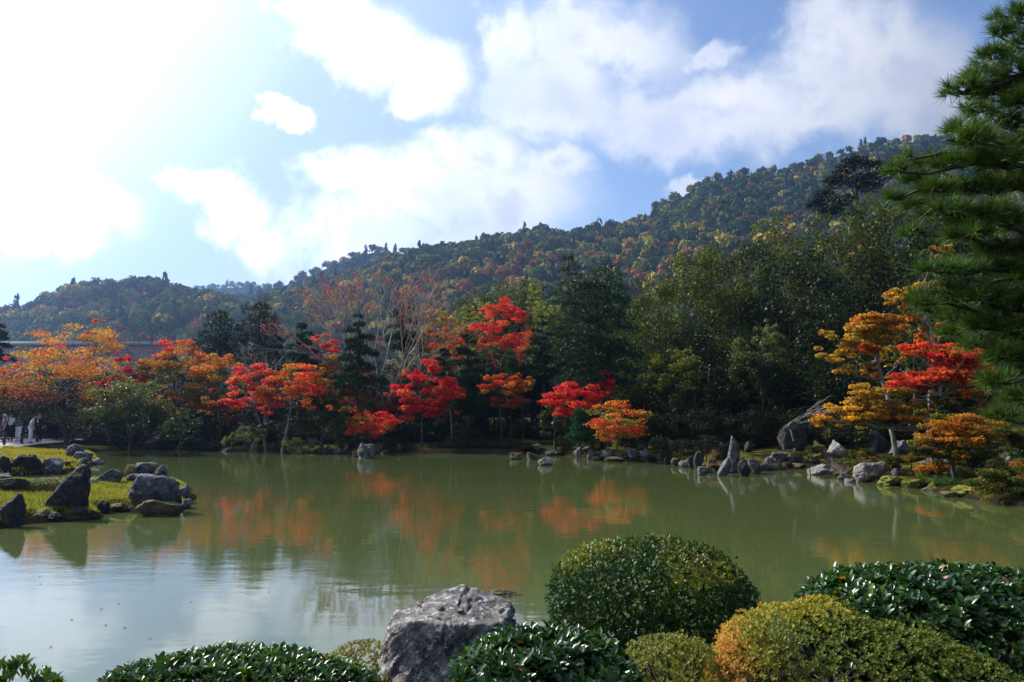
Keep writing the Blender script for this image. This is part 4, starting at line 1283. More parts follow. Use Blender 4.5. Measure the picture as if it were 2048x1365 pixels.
pos = pads[pk] + u * rad[pk] * r.uniform(0.35, 1.0, (nt, 1))
ax = norm(u + np.array((-0.25, -0.15, 0.45)))
for i in range(0, nt, 3):
    gt.add(*tube(np.array([pads[pk[i]], pos[i]]), (0.007, 0.004), 3, cap=False))
needles(gc, r, pos, ax, 0.128, 0.0050, 36, np.array((0.066, 0.125, 0.016)) * r.uniform(0.4, 1.5, (nt, 1)), 0.62)
finish('pine_tree', 'big long needled pine close by, filling the right edge', 'pine', None, base, gt, gc, M['bark'], M['needle'], 'needles', 'stuff')

# ---------------------------------------------------------------- rocks
def ico(level):
    t = (1 + 5 ** 0.5) / 2
    V = [(-1, t, 0), (1, t, 0), (-1, -t, 0), (1, -t, 0), (0, -1, t), (0, 1, t), (0, -1, -t), (0, 1, -t), (t, 0, -1), (t, 0, 1), (-t, 0, -1), (-t, 0, 1)]
    Fc = [(0, 11, 5), (0, 5, 1), (0, 1, 7), (0, 7, 10), (0, 10, 11), (1, 5, 9), (5, 11, 4), (11, 10, 2), (10, 7, 6), (7, 1, 8), (3, 9, 4), (3, 4, 2), (3, 2, 6), (3, 6, 8), (3, 8, 9), (4, 9, 5), (2, 4, 11), (6, 2, 10), (8, 6, 7), (9, 8, 1)]
    V = norm(np.array(V, float)); Fc = np.array(Fc)
    for _ in range(level):
        e = np.sort(np.concatenate([Fc[:, [0, 1]], Fc[:, [1, 2]], Fc[:, [2, 0]]]), 1)
        ue, inv = np.unique(e, axis=0, return_inverse=True)
        inv = inv.reshape(-1)
        mid = norm(V[ue[:, 0]] + V[ue[:, 1]]) ; n = len(V); m = len(Fc)
        V = np.vstack([V, mid])
        a, b, c = inv[:m] + n, inv[m:2 * m] + n, inv[2 * m:] + n
        Fc = np.concatenate([np.stack([Fc[:, 0], a, c], 1), np.stack([Fc[:, 1], b, a], 1), np.stack([Fc[:, 2], c, b], 1), np.stack([a, b, c], 1)])
    return V, Fc


ICO = {k: ico(k) for k in (1, 3, 4, 6)}


def rock_shape(seed, lvl=4, planes=13, soft=16, rough=0.08, extra=(), gouge=0.1):
    r = np.random.default_rng(seed)
    V, Fc = ICO[lvl]
    nrm = list(unit(r, planes)); ds = list(r.uniform(0.72, 1.05, planes))
    for n_, d_ in extra:
        nrm.append(np.array(n_, float) / np.linalg.norm(n_)); ds.append(d_)
    nrm, ds = np.array(nrm), np.array(ds)
    q = np.maximum(V @ nrm.T, 0) / ds
    rad = np.minimum(np.sum(q ** soft, 1) ** (-1 / soft), 1.5)
    P0 = V * rad[:, None]
    f = fbm(P0 * 2.2, seed, 5, 0.55)
    g = fbm(P0 * 1.1, seed + 50, 2)
    h = np.abs(fbm(P0 * 3.5 + 20, seed + 80, 3))
    f2 = fbm(P0 * np.array((5.0, 5.0, 8.0)), seed + 11, 3, 0.6)
    rad = rad * (1 + rough * 2.8 * f + 0.5 * rough * f2 + 0.12 * g) - gouge * np.exp(-(h / 0.07) ** 2) * 0.8
    V2 = V * rad[:, None]
    lo, hi = V2.min(0), V2.max(0)
    return (V2 - (lo + hi) / 2) / ((hi - lo) / 2), Fc


def rock(px, pyb, w, h, mat, label, seed=None, base=None, Y=None, lvl=4, extra=(), depth=0.85, name='rock', group=None, tilt=0.0, planes=13, soft=16, sink=0.28, cat='rock', rough=0.08):
    p = on(px, pyb) if Y is None else np.array((P(px, pyb, Y)[0], Y, P(px, pyb, Y)[2]))
    SEED[0] += 1
    sd = seed or SEED[0]
    lvl = 3 if w < 34 else 4
    V, Fc = rock_shape(sd, lvl, planes, soft, rough, extra)
    a = w / 2 / F * p[1]; H = h / F * p[1]
    hz = H * (0.5 + sink / 2)
    V = V * np.array((a, a * depth, hz))
    V[:, 2] += H - hz
    V[:, 1] += a * depth * 0.8
    V[:, 0] += p[0] / p[1] * a * depth * 0.8
    if tilt:
        V[:, 0] += V[:, 2] * tilt
    o = put(name, mesh_np(name, V, [Fc], M[mat], None, True), None, p)
    return tag(o, label, cat, group)


LI = 'stones on the grass islet at the left'
LT = 'stones along the far left grass bank'
rock(18, 1057, 58, 62, 'dark', 'black boulder at the left edge, nearest of the islet stones', depth=0.6, group=LI, lvl=5)
rock(133, 1022, 82, 84, 'dark', 'tall black leaning boulder with mossy peak on the islet grass', depth=0.55, group=LI, lvl=5, extra=[((-.75, -.1, .62), .52), ((.95, 0, .25), .66)], tilt=0.1, seed=3041)
rock(84, 1036, 60, 15, 'mossy', 'low flat moss covered stone on the near islet shore', group=LI, sink=0.6)
rock(207, 1028, 20, 26, 'dark', 'small dark upright stone at the islet shore', group=LI)
rock(234, 1026, 40, 17, 'brown', 'low brown stone between the upright stone and the big grey boulder', group=LI)
rock(258, 1024, 16, 9, 'rock', 'pebble sized stone against the foot of the big grey boulder', group=LI)
rock(308, 1020, 100, 68, 'blue', 'big grey flat topped boulder at the tip of the islet', depth=0.6, group=LI, lvl=5, extra=[((.1, 0, 1), .55), ((-.9, -.2, .45), .62), ((.2, -.95, .3), .7)], seed=3052)
rock(323, 1034, 82, 32, 'brown', 'rust and moss covered rock in front of the big grey boulder', group=LI, lvl=5, sink=0.5)
rock(369, 999, 22, 28, 'rock', 'small grey stone at the right end of the big grey boulder', group=LI)
rock(368, 1014, 30, 14, 'pale', 'wet low stone at the water below the big grey boulder', group=LI, sink=0.6)
rock(276, 966, 42, 17, 'blue', 'low shoulder of grey stone behind the big grey boulder', group=LI)
rock(291, 953, 50, 26, 'rock', 'blocky grey stone standing in the water behind the islet tip', group=LI, extra=[((0, 0, 1), .5)], soft=24)
rock(321, 954, 26, 24, 'rock', 'pointed stone right of the blocky grey stone', group=LI, extra=[((-.7, 0, .7), .55)])
rock(220, 966, 54, 26, 'blue', 'grey peaked rock at the rear shore of the islet', group=LI, extra=[((-.75, 0, .66), .5)])
rock(186, 967, 26, 9, 'pale', 'flat whitish stone left of the grey peaked rock', group=LI, sink=0.6)
rock(28, 984, 58, 27, 'mossy', 'moss cushioned rock at the left edge behind the black boulder', group=LI)
rock(12, 962, 36, 14, 'rock', 'low grey stone at the left edge between the two grass tongues', group=LI)
rock(98, 950, 66, 32, 'rock', 'grey mound shaped rock at the mouth of the inlet', group=LT, lvl=5, extra=[((-.5, 0, .85), .6), ((.5, 0, .85), .62)])
rock(55, 948, 64, 34, 'dark', 'dark mossy rock left of the grey mound shaped rock', group=LT)
rock(9, 950, 28, 31, 'dark', 'dark square rock at the left edge by the inlet', group=LT)
rock(150, 915, 34, 27, 'rock', 'round topped boulder at the tip of the far grass tongue', group=LT, planes=18)
rock(160, 921, 24, 17, 'rock', 'middle sized stone below the round topped boulder', group=LT)
rock(177, 922, 18, 17, 'rock', 'small stone right of the middle sized stone', group=LT)
rock(165, 928, 22, 11, 'blue', 'low stone at the water below the round topped boulder', group=LT)
rock(190, 928, 34, 10, 'pale', 'flat wet stone reaching furthest into the water', group=LT, sink=0.6)
rock(134, 931, 20, 6, 'brown', 'small rust brown stone in the far grass', group=LT)
rock(114, 924, 10, 7, 'pale', 'tiny white stone in the far grass', group=LT)
rock(312, 899, 48, 27, 'rock', 'shaded cone shaped boulder on the far left shore under the trees', group=LT, extra=[((-.6, 0, .8), .55), ((.6, 0, .8), .55)])
FS = 'stones along the far shore'
rock(493, 898, 17, 34, 'rock', 'speckled grey upright stone at the far shore', group=FS, extra=[((.5, 0, .85), .7)])
rock(506, 904, 19, 24, 'pale', 'pale pointed stone beside the speckled upright', group=FS, extra=[((-.7, 0, .7), .6)])
rock(462, 904, 50, 7, 'dark', 'flat dark slab at the waterline left of the pale pointed stone', group=FS, sink=0.7)
rock(652, 906, 14, 14, 'blue', 'small bluish stone at the far shore', group=FS)
rock(675, 909, 15, 12, 'rock', 'small squat stone right of the bluish one', group=FS)
rock(693, 902, 10, 9, 'rock', 'tiny stone on the bank left of the round pond boulder', group=FS)
rock(733, 918, 42, 31, 'rock', 'round light grey boulder standing in the water', group=FS, lvl=5, planes=16, seed=3101)
rock(712, 915, 14, 12, 'brown', 'rust coloured tuft of stone left of the round pond boulder', group=FS)
rock(765, 909, 9, 4, 'pale', 'tiny white stone in the water right of the round boulder', group=FS)
rock(797, 906, 13, 15, 'rock', 'small pointed stone at the far shore under the crimson maple', group=FS, extra=[((-.6, 0, .7), .6)])
rock(1032, 920, 25, 12, 'brown', 'rust topped rock, left of three in the water', group=FS)
rock(1065, 921, 24, 15, 'mossy', 'dark moss topped rock, middle of three in the water', group=FS)
rock(1091, 932, 30, 15, 'pale', 'pale craggy rock, right of three in the water', group=FS, lvl=5)
rock(1073, 904, 30, 13, 'rock', 'flat grey shelf stone on the shore behind the three', group=FS)
rock(1110, 912, 40, 12, 'dark', 'dark low shore stone right of the flat shelf stone', group=FS)
rock(1158, 915, 26, 24, 'rock', 'grey sloping stone at the end of the mossy lawn', group=FS, extra=[((-.7, 0, .7), .55)])
rock(1175, 906, 20, 14, 'brown', 'small brown stone beside the grey sloping stone', group=FS)
rock(1196, 922, 30, 9, 'dark', 'dark low stone below the small orange maple', group=FS)
rock(1228, 925, 40, 10, 'brown', 'brown shore stone under the small orange maple', group=FS)
rock(1271, 903, 50, 33, 'rock', 'large square shouldered boulder on the mossy point', group=FS, lvl=5, extra=[((0, 0, 1), .55), ((-.8, 0, .5), .65)], seed=3120)
rock(1266, 924, 28, 21, 'rock', 'grey stone at the water below the square shouldered boulder', group=FS)
rock(1292, 925, 25, 26, 'rock', 'light grey rounded stone at the water right of the mossy point', group=FS, extra=[((.7, 0, .6), .6)])
rock(1315, 900, 25, 16, 'pale', 'pale tilted stone on the bank above the rounded stone', group=FS)
rock(1330, 926, 40, 16, 'dark', 'dark stone between the rounded stone and the red tuft', group=FS)
rock(1352, 932, 20, 15, 'mossy', 'tiny moss islet carrying a red tuft', group=FS)
SI = 'stones of the rock islet with the standing stone'
rock(1381, 938, 15, 24, 'dark', 'thin dark upright stone left of the standing stone', group=SI)
rock(1398, 938, 22, 34, 'dark', 'dark jagged upright stone left of the standing stone', group=SI, extra=[((-.5, 0, .8), .7)])
rock(1440, 922, 36, 40, 'dark', 'round dark boulder behind the standing stone', group=SI)
rock(1466, 947, 27, 75, 'rock', 'tall grey standing stone with a pointed top', group=SI, lvl=5, extra=[((-.96, 0, .2), .62), ((.95, 0, .16), .62), ((.5, 0, .86), .82)], sink=0.1, seed=3134, tilt=0.05, depth=0.8)
rock(1447, 953, 30, 36, 'rock', 'grey buttress stone leaning on the standing stone', group=SI, extra=[((-.8, 0, .55), .45)], tilt=0.2)
rock(1409, 952, 27, 17, 'rock', 'square flat stone at the left foot of the rock islet', group=SI, soft=26, extra=[((0, 0, 1), .6), ((-1, 0, 0), .7), ((0, -1, 0), .7)])
rock(1426, 944, 26, 24, 'brown', 'rust brown stone with dry grass at the rock islet', group=SI)
rock(1489, 953, 26, 38, 'dark', 'dark stone just right of the standing stone', group=SI)
rock(1509, 950, 28, 32, 'rock', 'light headed stone second right of the standing stone', group=SI, extra=[((.6, 0, .7), .62)])
rock(1500, 906, 22, 22, 'dark', 'dark stone on the bank above the light headed stone', group=SI)
RC_ = 'stones on the right bank'
rock(1535, 940, 26, 22, 'rock', 'grey stone in the water right of the rock islet', group=RC_)
rock(1560, 926, 40, 20, 'rock', 'low flat grey stone on the right bank below the dark cliff', group=RC_, extra=[((0, 0, 1), .5)])
rock(1588, 926, 30, 28, 'rock', 'pointed grey stone before the dark cliff stone', group=RC_, extra=[((-.75, 0, .6), .55), ((.8, 0, .5), .6)])
rock(1589, 905, 64, 66, 'dark', 'tall dark cliff stone of the old waterfall', group=RC_, lvl=5, extra=[((-1, 0, .1), .7), ((.9, 0, .4), .7)], sink=0.1, seed=3150)
rock(1684, 892, 46, 52, 'dark', 'second dark cliff stone with a split face under the golden boughs', group=RC_, lvl=5, extra=[((-.9, 0, .2), .7)], sink=0.1)
rock(1676, 918, 46, 36, 'pale', 'pyramid shaped stone with a white streak', group=RC_, lvl=5, extra=[((-.72, -.1, .66), .5), ((.75, -.1, .6), .55)], seed=3161)
rock(1631, 928, 22, 17, 'rock', 'small rounded stone left of the leaning log', group=RC_)
rock(1649, 952, 66, 22, 'pale', 'moss capped pale slab at the waterline under the log', group=RC_, lvl=5, sink=0.5)
rock(1742, 967, 66, 38, 'pale', 'big warm grey boulder at the right waterline', group=RC_, lvl=5, seed=3163, planes=15)
rock(1757, 906, 44, 46, 'dark', 'dark block of stone behind the big warm grey boulder', group=RC_)
rock(1796, 910, 42, 29, 'rock', 'grey slanting stone at the foot of the low golden maple', group=RC_, extra=[((-.6, 0, .75), .6)])
rock(1726, 914, 20, 10, 'pale', 'small white stone between the pyramid and the dark block', group=RC_)
rock(1857, 931, 36, 11, 'pale', 'flat pale stone left of the rust orange shrub', group=RC_, sink=0.5)
rock(1793, 954, 18, 16, 'rock', 'little grey stone on the mossy shore', group=RC_)
rock(2024, 932, 56, 36, 'pale', 'big white boulder at the right edge', group=RC_, lvl=5, extra=[((.2, 0, 1), .6)], seed=3172)
rock(2018, 940, 56, 9, 'brown', 'flat brown slab under the big white boulder', group=RC_, sink=0.6)
rock(1948, 925, 26, 26, 'rock', 'shaded grey stone under the wide orange maple bush', group=RC_)
rock(1886, 928, 22, 8, 'pale', 'small flat stone right of the flat pale stone', group=RC_, sink=0.5)
rock(1700, 966, 22, 8, 'pale', 'low pale spit of stone left of the big warm grey boulder', group=RC_, sink=0.5)
rock(1620, 906, 24, 16, 'dark', 'dark stone on the bank behind the leaning log', group=RC_)
rock(1862, 984, 34, 12, 'brown', 'wet brown stone at the waterline right of the moss cushion', group=RC_)
rock(1896, 996, 30, 12, 'brown', 'second wet brown stone below the shrubs', group=RC_)
MC = 'moss cushions on the right shore'
rock(1785, 973, 60, 20, 'mossmound', 'bright moss cushion hanging over the right waterline', group=MC, name='moss_cushion', cat='moss', planes=20, soft=6, sink=0.5)
rock(1832, 978, 56, 18, 'mossmound', 'second bright moss cushion right of the first', group=MC, name='moss_cushion', cat='moss', planes=20, soft=6, sink=0.5)
rock(1932, 997, 50, 18, 'mossmound', 'dark edged moss cushion near the right corner of the pond', group=MC, name='moss_cushion', cat='moss', planes=20, soft=6, sink=0.5)
rock(1928, 956, 36, 18, 'mossmound', 'moss mound below the wide orange maple bush', group=MC, name='moss_cushion', cat='moss', planes=20, soft=6, sink=0.5)
rock(1985, 962, 60, 22, 'mossmound', 'shaded moss mound among the right shrubs', group=MC, name='moss_cushion', cat='moss', planes=20, soft=6, sink=0.5)

rs = np.random.default_rng(515)
for px, dy in ((1182, 0), (1212, 1), (1248, 2), (1336, 3), (1366, 6), (1420, 12), (1530, 14), (1552, 12), (1576, 11), (1602, 12), (1690, 28), (1777, 40)):
    yb = float(np.interp(px, [1150, 1260, 1345, 1430, 1560, 1610, 1700, 1850], [915, 923, 930, 948, 939, 940, 962, 978])) + 1
    rock(px + rs.uniform(-4, 4), yb, rs.uniform(16, 30), rs.uniform(9, 16), ('dark', 'brown', 'rock')[rs.integers(3)], 'low wet shore stone ' + where(px), group='low stones lining the waterline', sink=0.5)
for px, yb, w, h, lab in ((70, 1047, 36, 15, 'low dark shore stone between the black boulder and the leaning boulder'), (112, 1043, 44, 16, 'long dark shore stone below the leaning boulder'), (158, 1041, 40, 18, 'dark shore stone under the right foot of the leaning boulder'),
                          (186, 1036, 22, 12, 'dark wet stone between the leaning boulder and the small upright stone'), (350, 1022, 24, 10, 'pale wet pebble at the tip of the islet')):
    rock(px, yb, w, h, 'dark' if 'dark' in lab else 'pale', lab, group=LI, sink=0.5)

# nearly sunken rock in open water
o = rock(1012, 1197, 66, 13, 'brown', 'nearly sunken flat brown rock in the open water', lvl=5, sink=0.85, depth=0.7)

# the big rock in the foreground
V, Fc = ICO[6]
pl = [((0.05, -0.06, 1.0), 0.40), ((-0.10, -1.0, 0.10), 0.36), ((0.30, -0.95, 0.05), 0.37), ((-1, -0.1, 0.22), 0.415), ((-0.80, -0.65, 0.12), 0.45), ((1, -0.10, 0.03), 0.425), ((0.75, 0.6, 0.1), 0.50), ((-0.55, 0.55, 0.63), 0.455), ((0.0, 1, 0.15), 0.40), ((0, 0, -1), 0.9)]
nn = norm(np.array([q[0] for q in pl], float)); dd = np.array([q[1] for q in pl])
q = np.maximum(V @ nn.T, 0) / dd
rad = np.sum(q ** 44, 1) ** (-1 / 44)
p0 = V * rad[:, None]
k = 2.4
st = np.stack([p0[:, 0] * 1.2 + p0[:, 2] * 0.7, p0[:, 1] * 1.2, p0[:, 2] - p0[:, 0] * 0.9], 1) * k
topk = sstep(0.30, 0.38, p0[:, 2])
f1, f2, f3 = fbm(p0 * k * 1.5, 5, 3), fbm(st * np.array((0.8, 1.6, 3.6)), 9, 5, 0.6), fbm(p0 * k * 9, 8, 4, 0.6)
rg = 1 - np.abs(f2) * 2.2
rad = rad * (1 + 0.07 * f1 + 0.055 * rg * (1 - 0.5 * topk) + 0.022 * f3)
cr = np.abs(fbm(st * np.array((0.6, 1.0, 1.9)) + 4, 21, 3))
rad -= 0.05 * np.exp(-(cr / 0.035) ** 2) * (1 - 0.4 * topk)
p0 = V * rad[:, None]
# the raised crest at the back of the top, and ribs slanting across the foot
p0[:, 2] += topk * (0.055 * np.exp(-((p0[:, 0] - 0.12) / 0.14) ** 2 - ((p0[:, 1] - 0.30) / 0.22) ** 2) - 0.05 * sstep(-0.1, -0.4, p0[:, 0]))
rib = p0[:, 0] * 0.8 - p0[:, 2] * 0.6
front = sstep(-0.15, -0.30, p0[:, 1]) * sstep(0.16, -0.12, p0[:, 2] + 0.25 * p0[:, 0])
p0[:, 1] -= front * (0.10 * np.maximum(0, np.sin(rib * 24.0 + 0.6)) ** 2 + 0.10)
Yr = 5.05
c0 = P(884, 1240, Yr)
fgo = put('boulder', mesh_np('boulder', p0, [Fc], M['bigrock'], None, True), None, (c0[0] - 0.01, Yr + 0.36, c0[2] - 0.42))
tag(fgo, 'craggy flat topped foreground rock between the clipped hedges', 'rock')

# ---------------------------------------------------------------- dead wood, fence, temple roof, people
# leaning log
p0 = on(1632, 893); p1 = on(1698, 952); p1[2] = -0.1
Yl = p1[1]
a_, b_ = P(1630, 884, p1[1] + 1.2), P(1697, 948, p1[1] - 0.2)
b_[2] -= 0.15
g = Geo()
rl = np.random.default_rng(4)
g.add(*tube(curve(a_, b_, -0.08, 9, rl, 0.02), np.linspace(0.08, 0.17, 9), 10))
o = put('log', g.mesh('log', M['bark'], True))
tag(o, 'dark bare log slanting from the bank down into the water', 'log')
# dead white branch
def dead_branch(label, pts, Y, seed, fan):
    r = np.random.default_rng(seed)
    q = np.array([P(x, y, Y) for x, y in pts])
    q[0][2] -= 0.15
    root = empty('dead_branch', q[0], label, 'branch')
    g, t = Geo(), Geo()
    g.add(*tube(q - q[0], np.linspace(0.032, 0.014, len(q)), 6))
    for k in range(fan):
        f = r.uniform(0.45, 1.0) * (len(q) - 1)
        i = min(int(f), len(q) - 2)
        s0 = q[i] + (q[i + 1] - q[i]) * (f - i) - q[0]
        d = np.array((r.uniform(0.4, 1.3), r.uniform(-.4, .4), r.uniform(-0.1, 0.55))) * r.uniform(0.5, 1.1)
        cu = curve(s0, s0 + d, 0.05, 6, r, 0.04)
        t.add(*tube(cu, np.linspace(0.009, 0.004, 6), 4))
        for m in range(5):
            b = cu[r.integers(2, 6)]
            t.add(*tube(curve(b, b + np.array((r.uniform(.1, .5), r.uniform(-.2, .2), r.uniform(-.1, .3))), 0.02, 4, r, 0.02), (0.007, 0.006, 0.005, 0.003), 3))
    put('stem', g.mesh('stem', M['greybark'], True), root)
    put('twigs', t.mesh('twigs', M['twig']), root)


dead_branch('bleached dead branch bending up from the right bank, with a fan of fine twigs', [(1587, 874), (1582, 862), (1577, 849), (1590, 840), (1607, 834), (1622, 830)], 28.2, 5, 9)

# low fence by the path
root = on(43, 889); fx = root.copy()
fence = empty('low_fence', root, 'low dark wooden post fence along the far left gravel path', 'fence')
M['post'] = simple('dark_post', (0.035, 0.03, 0.026), 0.8, 0.2, 0.3)
M['bamboo'] = simple('dry_bamboo', (0.32, 0.27, 0.18), 0.6, 0.3, 0.3)
posts = []
for px, pyb, h in ((8, 892, 27), (43, 889, 22), (74, 886, 17), (-40, 896, 28)):
    q = on(px, pyb)
    H = h / F * q[1]
    g = Geo().add(*tube(np.array([(0, 0, -0.2), (0, 0, H * 0.94), (0, 0, H)]), (0.085, 0.08, 0.06), 10))
    g.add(*tube(np.array([(0, 0, H * 0.8), (0, 0, H * 0.86)]), (0.092, 0.092), 10))
    put('post', g.mesh('post', M['post'], True), fence, q - fx)
    posts.append(q + np.array((0, 0, H * 0.62)))
posts.sort(key=lambda q: q[0])
for A, B in zip(posts[:-1], posts[1:]):
    put('rail', Geo().add(*tube(curve(A - fx, B - fx, -0.05, 8), 0.03, 6)).mesh('rail', M['bamboo'], True), fence)

# temple hall roof behind the left maples
M['tile'] = simple('grey_roof_tile', (0.10, 0.115, 0.15), 0.75, 0.15, 0.25, 3)
M['ridge'] = simple('sunlit_ridge_plaster', (0.5, 0.5, 0.52), 0.8, 0.3, 0.1)  # ridge cap whitened to paint its sunlit top line
M['plaster'] = simple('wall_plaster', (0.6, 0.58, 0.54), 0.8, 0.2, 0.08)
M['timber'] = simple('old_timber', (0.06, 0.045, 0.035), 0.75, 0.2, 0.3)


def box(g, lo, hi, col=(1, 1, 1)):
    lo, hi = np.array(lo, float), np.array(hi, float)
    V = np.array([(x, y, z) for x in (lo[0], hi[0]) for y in (lo[1], hi[1]) for z in (lo[2], hi[2])])
    g.add(V, [(0, 1, 3, 2), (4, 6, 7, 5), (0, 4, 5, 1), (2, 3, 7, 6), (0, 2, 6, 4), (1, 5, 7, 3)], None, col)
    return g


YB = 78.0
xl, xr = P(-220, 700, YB)[0], P(296, 700, YB)[0]
zr = P(100, 690, YB + 5)[2]; ze = P(100, 748, YB)[2]
zg = g1((xl + xr) / 2, YB)
hall = empty('temple_hall', ((xl + xr) / 2, YB + 5, zg), 'long grey tiled temple roof with a pale ridge behind the left maples', 'building')
ox, oy, oz = (xl + xr) / 2, YB + 5, zg
hw = (xr - xl) / 2
# slightly concave roof slopes
g = Geo(); tl = Geo()
tt = np.linspace(0, 1, 9)
for sgn in (-1, 1):
    yy = sgn * (0.15 + 5.6 * tt); zz = (zr - oz) - (zr - ze) * (1.25 * tt - 0.25 * tt ** 2)
    V = []
    for y, z in zip(yy, zz):
        V += [(-hw, y, z), (hw, y, z), (-hw, y, z - 0.22), (hw, y, z - 0.22)]
    Q = []
    for i in range(8):
        a = 4 * i; b = 4 * (i + 1)
        Q += [(a, a + 1, b + 1, b), (a + 2, b + 2, b + 3, a + 3), (a, b, b + 2, a + 2), (a + 1, a + 3, b + 3, b + 1)]
    Q += [(32, 33, 35, 34)]
    g.add(V, Q)
    for x in np.arange(-hw + 0.15, hw, 0.30):
        pth = np.stack([np.full(9, x), yy, zz + 0.03], 1)
        tl.add(*tube(pth, 0.075, 5))
rf = put('roof', g.mesh('roof', M['tile']), hall)
o = put('tile', tl.mesh('tile', M['tile'], True), rf); o['kind'] = 'stuff'
g = Geo(); box(g, (-hw - 0.1, -0.28, zr - oz - 0.1), (hw + 0.1, 0.28, zr - oz + 0.32))
put('ridge', g.mesh('ridge', M['ridge']), rf)
g = Geo(); box(g, (-hw + 1.2, -4.2, -0.3), (hw - 1.2, 4.2, ze - oz + 0.35))
put('wall', g.mesh('wall', M['plaster']), hall)
for x in np.arange(-hw + 1.3, hw - 1, 2.4):
    g = Geo(); box(g, (x - 0.1, -4.35, -0.3), (x + 0.1, -4.2 - 0.003, ze - oz + 0.3))
    put('pillar', g.mesh('pillar', M['timber']), hall)

# ---------------------------------------------------------------- people
def skin(name, V, E, R, mat, parent, sub=1):
    me = bpy.data.meshes.new(name)
    me.from_pydata([tuple(map(float, v)) for v in V], E, [])
    o = bpy.data.objects.new(name, me)
    COL.objects.link(o)
    m1 = o.modifiers.new('s', 'SKIN'); m1.use_smooth_shade = True
    sv = me.skin_vertices[0].data
    for i, r in enumerate(R):
        sv[i].radius = (r, r) if not isinstance(r, tuple) else r
    sv[0].use_root = True
    m1.branch_smoothing = 0.4
    m2 = o.modifiers.new('d', 'SUBSURF'); m2.levels = sub; m2.render_levels = sub
    dg = bpy.context.evaluated_depsgraph_get()
    out = bpy.data.meshes.new_from_object(o.evaluated_get(dg))
    bpy.data.objects.remove(o); bpy.data.meshes.remove(me)
    out.name = name
    out.materials.clear(); out.materials.append(mat)
    return put(name, out, parent)


SKIN = simple('skin', (0.42, 0.26, 0.19), 0.55, 0.3, 0.05)
EYE = simple('eye_dark', (0.02, 0.015, 0.012), 0.3, 0.5)


